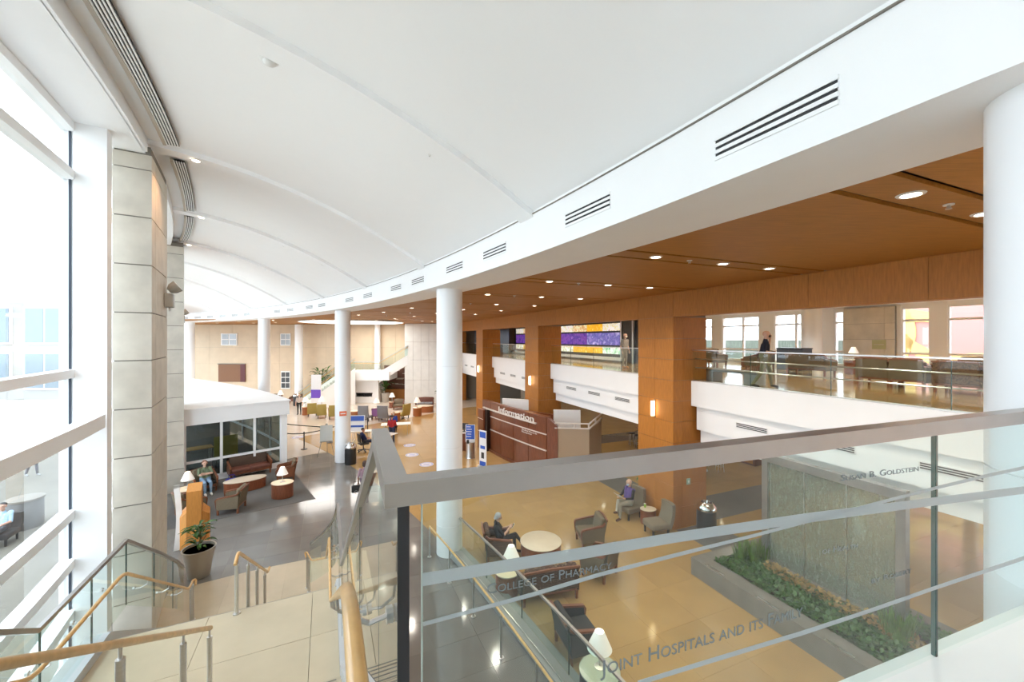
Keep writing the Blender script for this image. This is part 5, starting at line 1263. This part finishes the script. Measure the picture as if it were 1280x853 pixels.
# ================================================================== UPPER FLOOR: VIDEO WALL AND LOUNGE
vw = thing('video_wall', 'wall of glowing screens with purple and yellow pictures on the balcony', 'video wall', AN(26, 16)+(4.94,), 0)
abox(B(), 18.5, 38, 16.1, 16.3, 4.94, 7.93).build('back_wall', mat('dark_wall', (.05, .05, .055), .5), vw, world=True)
SC = {'p': voro('screen_purple', [(.09, .03, .20), (.16, .06, .32), (.06, .03, .22), (.25, .12, .42)], 2.2, .8, .2, 'NOISE'), 'y': voro('screen_yellow', [(.8, .5, .05), (.7, .35, .02), (.9, .75, .2)], 3, .75, .2, 'NOISE'),
      'w': voro('screen_white', [(.9, .9, .85), (.55, .5, .3), (.95, .95, .95), (.3, .1, .06)], 3.5, .7, .2, 'NOISE'), 'r': voro('screen_red', [(.5, .08, .05), (.85, .75, .5), (.45, .25, .05), (.9, .85, .7)], 4, .7, .2, 'NOISE'),
      'g': voro('screen_green', [(.05, .35, .12), (.85, .9, .85), (.08, .4, .15)], 3, .7, .2, 'NOISE'), 'b': voro('screen_blue', [(.25, .2, .5), (.1, .1, .35), (.5, .45, .7)], 3, .7, .2, 'NOISE')}
def screens(a0, a1, cols, keys):
    w = (a1-a0)/cols
    for i in range(cols):
        for (z0, z1), k in zip(((5.42, 5.88), (6.0, 6.82), (6.94, 7.42)), keys[i % len(keys)]):
            s_ = abox(B(), a0+w*i+.055, a0+w*(i+1)-.055, 16.03, 16.1, z0, z1).build('screen', SC[k], vw, world=True)
screens(20.7, 28.3, 4, ['gbw', 'yby', 'ypr', 'wpw'])
screens(30.2, 37.5, 4, ['wpw', 'yby', 'ypr', 'wpw'])
for a in (20.5, 28.6, 19.4, 29.9, 34): abox(B(), a-.07, a+.07, 15.95, 16.1, 4.94, 7.93).build('mullion', M_STEEL, vw, world=True)
abox(B(), 20.0, 37.8, 15.55, 16.0, 5.05, 5.22).build('ledge', M_WHITE, vw, world=True)
abox(B(), 20.0, 37.8, 15.7, 16.0, 4.94, 5.05).build('ledge_base', mat('inner_grey', (.25, .25, .24), .6), vw, world=True)
fl = thing('flower_picture', 'dark picture with a pink flower beyond the farthest wood pier', 'picture', AN(37, 13.2)+(6.3,), A_RZ+.5)
B().box((0, 0, 0), (.1, 4.5, 2.4)).build('panel', mat('night_blue', (.012, .014, .03), .3), fl)
for k in range(7):
    q = 2*PI*k/7; B().sph((-.06, .35*math.cos(q), .35*math.sin(q)), (.03, .3, .22), 8, 6).build('petal', mat('pink_glow', (.8, .35, .35), .5, emit=(.9, .4, .4), estr=.6), fl)
# seating on the upper floor
LZ = 4.94
def LAN(a, n): return AN(a, n)+(LZ,)
bn = thing('lounge_bench', 'low grey bench beside the walking man on the balcony', 'bench', LAN(9.5, 11.98), A_RZ)
B().rbox((0, 0, .38), (.5, 2.0, .09), .02).build('seat', mat('bench_grey', (.22, .23, .24), .5), bn)
for y in (-.78, .78): B().box((0, y, .17), (.46, .4, .34)).build('pedestal', mat('bench_grey2', (.30, .31, .31), .5), bn)
fR = face(-.923, -.384); fB = face(.923, .384)
LCH = [(18.6, 19.0, fR, 'olive armchair by the lounge window nearest the wood pier'), (17.2, 19.6, fR, 'olive armchair under the wide lounge window'), (15.6, 18.4, fB, 'olive armchair behind the walking man'), (13.6, 19.2, fR, 'olive armchair between the white piers and the round column'), (12.9, 17.9, face(-.3, 1), 'olive armchair beside the dark cabinet')]
for a, n, r, l in LCH: armchair(l, LAN(a, n), r, .8, F_OLIVE, F_OLIVE, F_OLIVE, 'armchairs of the upper lounge')
armchair('olive sofa with wood arms below the stone panel', LAN(10.4, 17.6), fB, 1.5, F_OLIVE, F_OLIVE, F_OLIVE, 'armchairs of the upper lounge', 'sofa')
armchair('olive armchair with its back to the railing before the painted building', LAN(7.2, 15.6), fB, .85, F_OLIVE, F_OLIVE, F_OLIVE, 'armchairs of the upper lounge')
armchair('second olive armchair with its back to the railing, next to the wood sided one', LAN(6.35, 15.55), fB, .8, F_OLIVE, F_OLIVE, F_OLIVE, 'armchairs of the upper lounge')
armchair('dark brown armchair with wood arms beside the near round column', LAN(5.2, 15.2), fB, .9, F_BROWN, F_BROWN, F_BROWN, 'armchairs of the upper lounge')
armchair('brown armchair under the window of the painted building', LAN(6.0, 18.2), fR, .85, F_OLIVE, F_BROWN, F_OLIVE, 'armchairs of the upper lounge')
drum_table('small cherry table under the lamp below the stone panel', LAN(9.9, 19.6), .32, .6); table_lamp('white shaded lamp under the stone panel of the upper lounge', AN(9.9, 19.6)+(LZ+.6,), .9)
drum_table('low cherry table between the lounge armchairs behind the walking man', LAN(14.6, 19.8), .5, .45)
cab = thing('dark_cabinet', 'dark blue grey cabinet beside the round lounge column', 'cabinet', LAN(12.3, 19.6), A_RZ)
B().rbox((0, 0, .5), (.7, 1.2, 1.0), .02).build('body', mat('cabinet_blue', (.05, .06, .08), .4), cab)
for y in (-.3, .3): d_ = B().box((-.36, y, .5), (.02, .56, .9)).build('door', mat('cabinet_blue2', (.06, .075, .10), .4), cab); B().box((-.38, y*.2, .55), (.02, .02, .15)).build('handle', M_STEEL, d_)
B().rbox((0, 0, 1.02), (.74, 1.24, .04), .01).build('top', M_BLK, cab)
lt = thing('donor_panel', 'stone wall plate with small green sign over the lounge lamp', 'sign', AN(10.2, NB-.17)+(6.15,), A_RZ)
B().box((-.01, 0, 0), (.02, .5, .42)).build('plate', mat('pale_olive', (.42, .42, .22), .5), lt); B().box((-.022, 0, 0), (.004, .36, .03)).build('print_line', M_STONE, lt)
# ground floor under the balcony: high tables and stools
def stool(label, x, y):
    t = thing('bar_stool', label, 'stool', (x, y, 0), 0, 'bar stools under the balcony')
    B().lathe([(.18, .7), (.19, .73), (.17, .76)], 16).build('seat', M_BLK, t, smooth=True)
    for k in range(4): q = PI/4+PI/2*k; B().tube([(.13*math.cos(q), .13*math.sin(q), .7), (.2*math.cos(q), .2*math.sin(q), 0)], .015, 6).build('leg', M_STEEL, t)
    B().tube([(.17*math.cos(q*PI/6), .17*math.sin(q*PI/6), .25) for q in range(12)], .01, 5, closed=True).build('foot_ring', M_STEEL, t)
for k, (a, n) in enumerate(((16.6, 16.2), (14.4, 16.0), (18.8, 16.6))):
    t = thing('high_table', 'tall dark table under the balcony, ' + ['between the other two tall tables', 'closest to the wood pier above the taupe chairs', 'closest to the information desk'][k], 'table', AN(a, n)+(0,), A_RZ, 'tall tables under the balcony')
    B().rbox((0, 0, 1.03), (.8, 1.2, .05), .015).build('tabletop', M_CHERRY, t); B().cyl((0, 0, .03), .05, .98, 12).build('pedestal', M_STEEL, t); B().cyl((0, 0, 0), .3, .03, 20).build('base', M_STEEL, t)
    for q, (da, dn) in enumerate(((0, -.75), (-.45, .7), (.45, .7), (.6, -.7))): x, y = AN(a+da, n+dn); stool('dark bar stool at the tall table '+['between the other two', 'closest to the wood pier', 'closest to the information desk'][k], x, y)
cn = thing('service_counter', 'long dark wood service counter with steel top under the balcony', 'counter', AN(17.5, 19.3)+(0,), A_RZ)
B().rbox((0, 0, .5), (.8, 7.5, 1.0), .02).build('body', M_DESK, cn); B().rbox((-.05, 0, 1.03), (1.0, 7.7, .06), .02).build('counter_top', M_STEEL, cn)
for y in (-2.5, 0, 2.5): B().box((-.42, y, .5), (.02, 2.3, .8)).build('front_panel', M_WOOD, cn)
dkw = struct(abox(B(), 12.6, 20, 20.5, 20.75, 0, 2.88).build('wall_dark', mat('dark_lounge_wall', (.10, .055, .03), .5)))
for k in range(5): abox(B(), 12.8+1.45*k, 14.1+1.45*k, 20.42, 20.5, .3, 2.5).build('panel', M_WOOD if k % 2 else M_DESK, dkw)

# ================================================================== PEOPLE
SKIN = mat('skin', (.52, .28, .19), .55); SKIN2 = mat('skin_light', (.62, .38, .28), .55)
def person(label, loc, rz, pose, cols, height=1.72, hair=((.05, .035, .03), 'short'), mask=None, extras=None, name='person'):
    """cols: top, sleeve, legs, shoes, skin. Faces local +Y."""
    k = height/1.72; prim = []
    def cap(p, q, r0, r1, t): prim.append((Vector(p)*k, Vector(q)*k, r0*k, r1*k, t))
    J = dict(pose)
    pel, ch, nk, hd_ = (Vector(J[x]) for x in ('pelvis', 'chest', 'neck', 'head'))
    up = (ch-pel).normalized(); fat = J.get('fat', 1.0)
    side = Vector(J.get('side', (1, 0, 0))).normalized()
    w = lambda s: side*s
    mid = pel.lerp(ch, .5)
    for s in (-1, 1):
        cap(pel+w(.085*s), pel+w(.085*s)+up*.05, .115*fat, .12*fat, 'legs')
        cap(pel+w(.07*s)+up*.08, mid+w(.07*s), .115*fat, .115*fat, 'top'); cap(mid+w(.07*s), ch+w(.085*s), .115*fat, .12, 'top')
        cap(ch+w(.10*s), ch+w(.165*s)+up*.10, .10, .075, 'top')
        hip, kn, an, toe = (Vector(J[n][0 if s < 0 else 1]) for n in ('hip', 'knee', 'ankle', 'toe'))
        cap(hip, kn, .088*fat**.5, .060, 'legs'); cap(kn, kn.lerp(an, .4), .060, .056, 'legs'); cap(kn.lerp(an, .4), an, .056, .042, 'legs')
        cap(an+Vector((0, 0, -.02)), toe, .042, .038, 'shoes')
        sh, el, wr, fg = (Vector(J[n][0 if s < 0 else 1]) for n in ('shoulder', 'elbow', 'wrist', 'finger'))
        cap(sh, sh.lerp(el, .55), .058, .050, 'sleeve' if cols.get('long') else 'top'); cap(sh.lerp(el, .55), el, .050, .042, 'sleeve'); cap(el, wr, .041, .029, 'sleeve' if cols.get('long') else 'skin')
        hv = (fg-wr); L = hv.length; hv.normalize(); sd2 = hv.cross(Vector(J.get('palm', (0, 0, 1)))); sd2 = sd2.normalized() if sd2.length > .1 else side
        cap(wr, wr+hv*.07, .026, .030, 'skin'); cap(wr+hv*.04+sd2*.018, wr+hv*.08+sd2*.022, .018, .018, 'skin'); cap(wr+hv*.04-sd2*.018, wr+hv*.08-sd2*.022, .018, .018, 'skin')
        nrm = hv.cross(sd2)
        for j, (o, ln) in enumerate(((-.030, .062), (-.010, .075), (.010, .070), (.028, .055))):
            b0 = wr+hv*.085+sd2*o; b1 = b0+hv*ln*.55; b2 = b1+(hv*.8-nrm*.6).normalized()*ln*.5
            cap(b0, b1, .0105, .0100, 'skin'); cap(b1, b2, .0100, .0085, 'skin')
        cap(wr+hv*.03-sd2*.025, wr+hv*.055-sd2*.055, .013, .012, 'skin'); cap(wr+hv*.055-sd2*.055, wr+hv*.09-sd2*.06, .012, .010, 'skin')
    cap(ch, nk-up*.02, .11, .06, 'top'); cap(nk-up*.04, hd_-up*.03, .052, .052, 'skin')
    lk = Vector(J.get('look', (0, 1, 0))).normalized(); hu = Vector(J.get('headup', (0, 0, 1))).normalized(); hs = lk.cross(hu).normalized()
    cap(hd_+hu*.035-lk*.015, hd_+hu*.035+lk*.01, .092, .090, 'skin'); cap(hd_-hu*.02+lk*.025, hd_-hu*.075+lk*.045, .070, .045, 'skin')
    cap(hd_+lk*.095+hu*.02, hd_+lk*.112-hu*.015, .012, .017, 'skin')
    for s in (-1, 1): cap(hd_+hs*.088*s+hu*.02, hd_+hs*.092*s-hu*.02, .018, .013, 'skin'); cap(hd_+hs*.034*s+lk*.082+hu*.045, hd_+hs*.03*s+lk*.085+hu*.045, .018, .016, 'skin')
    cap(hd_+lk*.088-hu*.045-hs*.02, hd_+lk*.088-hu*.045+hs*.02, .012, .012, 'skin')
    b = B()
    for p, q, r0, r1, t in prim:
        d = q-p; L = d.length
        if L < 1e-5: d = Vector((0, 0, 1)); L = 1e-5
        d.normalize(); x = d.cross(Vector((0, 0, 1)) if abs(d.z) < .9 else Vector((1, 0, 0))).normalized(); y = d.cross(x)
        n, vs, fs = 10, [], []
        rings = [(-r0*math.cos(a), r0*math.sin(a)) for a in (.3, .75, 1.2)]+[(0, r0), (L, r1)]+[(L+r1*math.cos(a), r1*math.sin(a)) for a in (1.2, .75, .3)]
        for h, r in rings:
            for i in range(n): q_ = 2*PI*i/n; vs.append(p+d*h+x*r*math.cos(q_)+y*r*math.sin(q_))
        m = len(rings)
        for j in range(m-1):
            for i in range(n): fs.append((j*n+i, (j+1)*n+i, (j+1)*n+(i+1) % n, j*n+(i+1) % n))
        fs += [tuple(range(n)), tuple(range((m-1)*n+n-1, (m-1)*n-1, -1))]
        b.add(vs, fs)
    root = thing(name, label, 'person', loc, rz)
    me = bpy.data.meshes.new('tmp'); me.from_pydata(b.v, [], b.f); o = bpy.data.objects.new('tmp', me); COL.objects.link(o)
    rm = o.modifiers.new('r', 'REMESH'); rm.mode = 'VOXEL'; rm.voxel_size = .0095*k; sm = o.modifiers.new('s', 'SMOOTH'); sm.factor = .5; sm.iterations = 2
    dg = bpy.context.evaluated_depsgraph_get(); m2 = bpy.data.meshes.new_from_object(o.evaluated_get(dg)); bpy.data.objects.remove(o); bpy.data.meshes.remove(me)
    m2.name = 'body'; m2.materials.clear(); tags = ['top', 'sleeve', 'legs', 'shoes', 'skin']
    for t in tags: m2.materials.append(cols[t])
    n = len(m2.polygons); cen = np.empty(n*3); m2.polygons.foreach_get('center', cen); cen = cen.reshape(-1, 3); best = np.full(n, 1e9); idx = np.zeros(n, dtype=np.int32)
    for p, q, r0, r1, t in prim:
        p_, q_ = np.array(p), np.array(q); d = q_-p_; L2 = max(1e-9, d@d); tt_ = np.clip(((cen-p_)@d)/L2, 0, 1); ds = np.linalg.norm(cen-(p_+tt_[:, None]*d), axis=1)-(r0+(r1-r0)*tt_)
        m_ = ds < best; best[m_] = ds[m_]; idx[m_] = tags.index(t)
    m2.polygons.foreach_set('material_index', idx); m2.polygons.foreach_set('use_smooth', [True]*n)
    ob_ = bpy.data.objects.new('body', m2); COL.objects.link(ob_); ob_.parent = root; WM[ob_.name] = wm(root)
    hc, style = hair
    if style != 'bald':
        hb = B(); vs = []; n, m = 18, 9; deep = {'short': .45, 'bob': .85, 'long': 1.05, 'fringe': .22}[style]
        for j in range(m+1):
            for i in range(n):
                q_ = 2*PI*i/n; cf = math.cos(q_)       # 0 = front
                lim = PI*(.30+deep*.45*(1-(cf*.5+.5)**1.5)); a = lim*j/m
                r = .104*(1+.03*math.sin(7*q_)*math.sin(5*a)); dr_ = lk*math.cos(q_)+hs*math.sin(q_)
                low = max(0, a-PI/2)*.12
                vs.append((hd_+hu*.035-lk*.012+hu*(r*math.cos(a)-low*(.5 if style in ('bob', 'long') else 0))+dr_*r*(math.sin(a) if a < PI/2 or style == 'short' else 1.0))*k)
        fs = [(j*n+i, j*n+(i+1) % n, (j+1)*n+(i+1) % n, (j+1)*n+i) for j in range(m) for i in range(n)]
        hb.add(vs, fs); hb.build('hair', mat('hair_%02d%02d%02d' % tuple(int(c*99) for c in hc), hc, .7, var=.3, scale=60), root, smooth=True)
    for s in (-1, 1): B().sph((hd_+hs*.033*s+lk*.093+hu*.024)*k, .0105*k, 8, 6).build('eye', M_BLK, root)
    if mask: B().sph((hd_+lk*.072-hu*.035)*k, (.062*k, .05*k, .05*k), 12, 8).build('face_mask', mat('mask_%02d' % int(mask[0]*99), mask, .7), root, smooth=True)
    return root
def pair(l, r): return (l, r)
def stand(lean=0, arms=None, step=0):
    return dict(pelvis=(0, 0, .95), chest=(0, .01+lean, 1.27), neck=(0, .01+lean*1.2, 1.47), head=(0, .03+lean*1.3, 1.60),
        hip=pair((-.09, 0, .92), (.09, 0, .92)), knee=pair((-.10, .02+step*.5, .50), (.10, .02-step*.25, .50)), ankle=pair((-.11, step*.75, .09), (.11, -step*1.05, .10)), toe=pair((-.13, .14+step*.75, .04), (.13, .14-step*1.0, .045)),
        shoulder=pair((-.185, lean, 1.38), (.185, lean, 1.38)), **(arms or dict(elbow=pair((-.25, -.02, 1.10), (.25, -.02, 1.10)), wrist=pair((-.25, .08, .86), (.25, .08, .86)), finger=pair((-.24, .10, .70), (.24, .10, .70)))))
def sit(arms=None, cross=False, back=-.10, seat=.50, spread=.10):
    kz = seat+.04
    d = dict(pelvis=(0, 0, seat+.06), chest=(0, back, seat+.40), neck=(0, back-.02, seat+.60), head=(0, back+.02, seat+.73),
        hip=pair((-.09, .02, seat+.05), (.09, .02, seat+.05)), knee=pair((-spread, .46, kz), (spread, .46, kz)), ankle=pair((-spread, .50, .09), (spread, .50, .09)), toe=pair((-spread, .66, .04), (spread, .66, .04)),
        shoulder=pair((-.185, back, seat+.50), (.185, back, seat+.50)), **(arms or dict(elbow=pair((-.24, back+.12, seat+.24), (.24, back+.12, seat+.24)), wrist=pair((-.12, .22, seat+.22), (.12, .22, seat+.22)), finger=pair((-.05, .36, seat+.22), (.05, .36, seat+.22)))))
    if cross: d.update(knee=pair((-spread*.6, .44, kz+.02), (spread*.2, .46, kz+.14)), ankle=pair((-spread, .48, .09), (-.12, .66, kz-.16)), toe=pair((-spread, .64, .04), (-.16, .80, kz-.14)))
    return d
def cl(top, legs, shoes=(.03, .025, .02), sleeve=None, skin=SKIN, long=False):
    f = lambda c, n: c if not isinstance(c, tuple) else mat('cloth_%02d%02d%02d' % tuple(int(x*99) for x in c), c, .85, var=.15, scale=25)
    return dict(top=f(top, 't'), sleeve=f(sleeve or top, 's'), legs=f(legs, 'l'), shoes=f(shoes, 'f'), skin=skin, long=long)
NAVY = (.012, .014, .03); JEAN = (.20, .30, .42); BLACK = (.012, .012, .014)
def book(label, loc, rz, m=None, tilt=.6, name='booklet', cat='book'):
    t = thing(name, label, cat, loc, rz)
    for s in (-1, 1): B().box((s*.075, 0, 0), (.15, .21, .012)).xf(Matrix.Rotation(tilt, 4, 'X') @ Matrix.Rotation(s*-.2, 4, 'Y')).build('cover', m or M_PRW, t)
# seated woman with crossed arms by the pavilion
person('woman in a green shirt and light jeans sitting with folded arms', (-12.82, 16.64, 0), face(.75, -.66), sit(dict(elbow=pair((-.24, .10, .78), (.24, .10, .78)), wrist=pair((.04, .20, .84), (-.04, .22, .80)), finger=pair((.16, .20, .86), (-.16, .22, .82)), palm=(0, 1, 0)), seat=.46, back=-.12),
    cl((.13, .17, .10), JEAN, (.6, .58, .55), skin=SKIN2), 1.70, ((.16, .055, .025), 'long'))
# woman in black reading by the ramp
person('woman with grey hair in black clothes reading a phone by the ramp', (-.35, 11.76, 0), face(1, .15), sit(dict(elbow=pair((-.22, .08, .72), (.22, .08, .72)), wrist=pair((-.06, .26, .84), (.08, .26, .84)), finger=pair((-.03, .38, .92), (.03, .38, .92)), look=(0, 1, -.45), headup=(0, .4, 1)), cross=True, seat=.46, back=-.08), cl(BLACK, BLACK, BLACK, skin=SKIN2), 1.66, ((.36, .36, .36), 'long'))
ph = thing('phone', 'pale phone held by the woman in black', 'phone', (.03, 11.82, .86), face(1, .15)); B().rbox((0, 0, 0), (.075, .012, .15), .004).xf(Matrix.Rotation(-.5, 4, 'X')).build('case', M_PRW, ph); B().box((0, -.008, 0), (.066, .002, .13)).xf(Matrix.Rotation(-.5, 4, 'X')).build('screen', M_BLK, ph)
# man in a dark jacket by the wood pier
person('bald man in a dark jacket with a mask reading papers by the pier', (4.19, 14.35, 0), CR+.1, sit(dict(elbow=pair((-.26, .06, .74), (.26, .06, .72)), wrist=pair((-.16, .28, .74), (.20, .26, .72)), finger=pair((-.1, .40, .78), (.14, .36, .70)), look=(0, 1, -.3), headup=(0, .25, 1), fat=1.12), cross=True, seat=.47, back=-.06), cl((.10, .06, .22), (.34, .31, .26), (.10, .04, .02), BLACK, SKIN2, True), 1.74, ((.3, .3, .3), 'bald'), mask=(.45, .55, .65))
book('grey and white papers held by the man in the dark jacket', (3.76, 14.1, .84), CR+.1, mat('paper_grey', (.5, .5, .48), .7), .7)
# man walking on the balcony
person('man in a navy shirt and khaki trousers walking with a hand to his face', AN(8.12, 11.55)+(4.94,), face(.85, -.52), stand(.03, dict(elbow=pair((-.32, .12, 1.22), (.26, .02, 1.10)), wrist=pair((-.14, .17, 1.52), (.16, .24, 1.06)), finger=pair((-.07, .12, 1.64), (.05, .33, 1.05)), fat=1.15), .28), cl(NAVY, (.23, .20, .11), (.03, .025, .02), skin=SKIN2), 1.70, ((.25, .2, .18), 'bald'), mask=(.02, .02, .025))
# man with a mask by the video wall
person('man in grey patterned clothes with a mask beside the video wall', AN(16.3, 12.9)+(4.94,), face(.5, -.85), stand(.02), cl((.30, .28, .25), (.27, .25, .22), (.45, .25, .15), skin=SKIN2), 1.74, ((.5, .35, .28), 'bald'), mask=(.8, .78, .7))
# queue and tables
person('person in a red shirt standing at the folding table, seen from behind', (-7.35, 24.35, 0), face(-.1, 1), stand(.0, dict(elbow=pair((-.25, .04, 1.12), (.25, .04, 1.12)), wrist=pair((-.13, .24, 1.08), (.13, .24, 1.08)), finger=pair((-.05, .36, 1.10), (.05, .36, 1.10)))), cl((.38, .02, .025), (.03, .045, .10), (.08, .07, .06), skin=SKIN), 1.72, ((.03, .02, .018), 'short'))
person('clerk in a dark blue shirt sitting in the black office chair', (-8.42, 22.72, 0), face(.75, .66), sit(seat=.50), cl((.015, .025, .10), (.02, .03, .07), BLACK, skin=SKIN), 1.70, ((.015, .012, .01), 'short'))
person('helper in a blue uniform sitting behind the folding table with a mask', (-8.25, 27.75, 0), face(.25, -1), sit(seat=.47), cl((.02, .05, .28), (.015, .03, .16), BLACK, skin=SKIN2, long=True), 1.70, ((.35, .28, .18), 'bob'), mask=(.8, .8, .8))
highback('dark grey stacking chair of the helper in blue', (-8.27, 27.85, 0), face(.25, -1), F_DARK, None, .5, .85)
person('man in a pale shirt and dark trousers standing by the far stair', (-18.0, 33.7, 0), face(.3, -1), stand(), cl((.62, .52, .47), (.03, .035, .03), BLACK, skin=SKIN2), 1.74, ((.55, .3, .22), 'bald'))
person('woman in a patterned top walking on the pale floor behind the stair guard', (-5.75, 15.55, 0), face(-.3, 1), stand(.02, None, .15), cl((.30, .20, .24), (.12, .08, .10), BLACK, skin=SKIN), 1.62, ((.06, .03, .02), 'long'))
hb_ = thing('handbag', 'black handbag carried by the woman behind the stair guard', 'bag', (-6.05, 15.45, .45), .4)
B().rbox((0, 0, .14), (.34, .14, .28), .04).build('body', M_BLK, hb_, smooth=True); B().tube([(-.1, 0, .27), (-.08, 0, .42), (.08, 0, .42), (.1, 0, .27)], .012, 6).build('handle', M_BLK, hb_); B().tube([(.06*math.cos(q*PI/6), -.08, .03+.06*math.sin(q*PI/6)) for q in range(12)], .008, 5, closed=True).build('ring', M_STEEL, hb_)
# outside the court windows
person('person in a light blue shirt sitting outside the court window', (-16.62, 12.95, -.3), face(.5, -1), sit(seat=.5), cl((.35, .50, .62), (.06, .06, .07), BLACK, skin=SKIN), 1.7, ((.02, .02, .02), 'short'))
highback('dark outdoor chair of the person in light blue', (-16.66, 13.02, -.3), face(.5, -1), F_DARK, None, .6, .85)
person('person in dark trousers walking on the paving outside', (-23.5, 19.5, -.3), face(1, -.2), stand(.02, None, .2), cl((.5, .5, .5), (.05, .05, .07), (.3, .3, .3), skin=SKIN), 1.7, ((.05, .03, .02), 'short'))
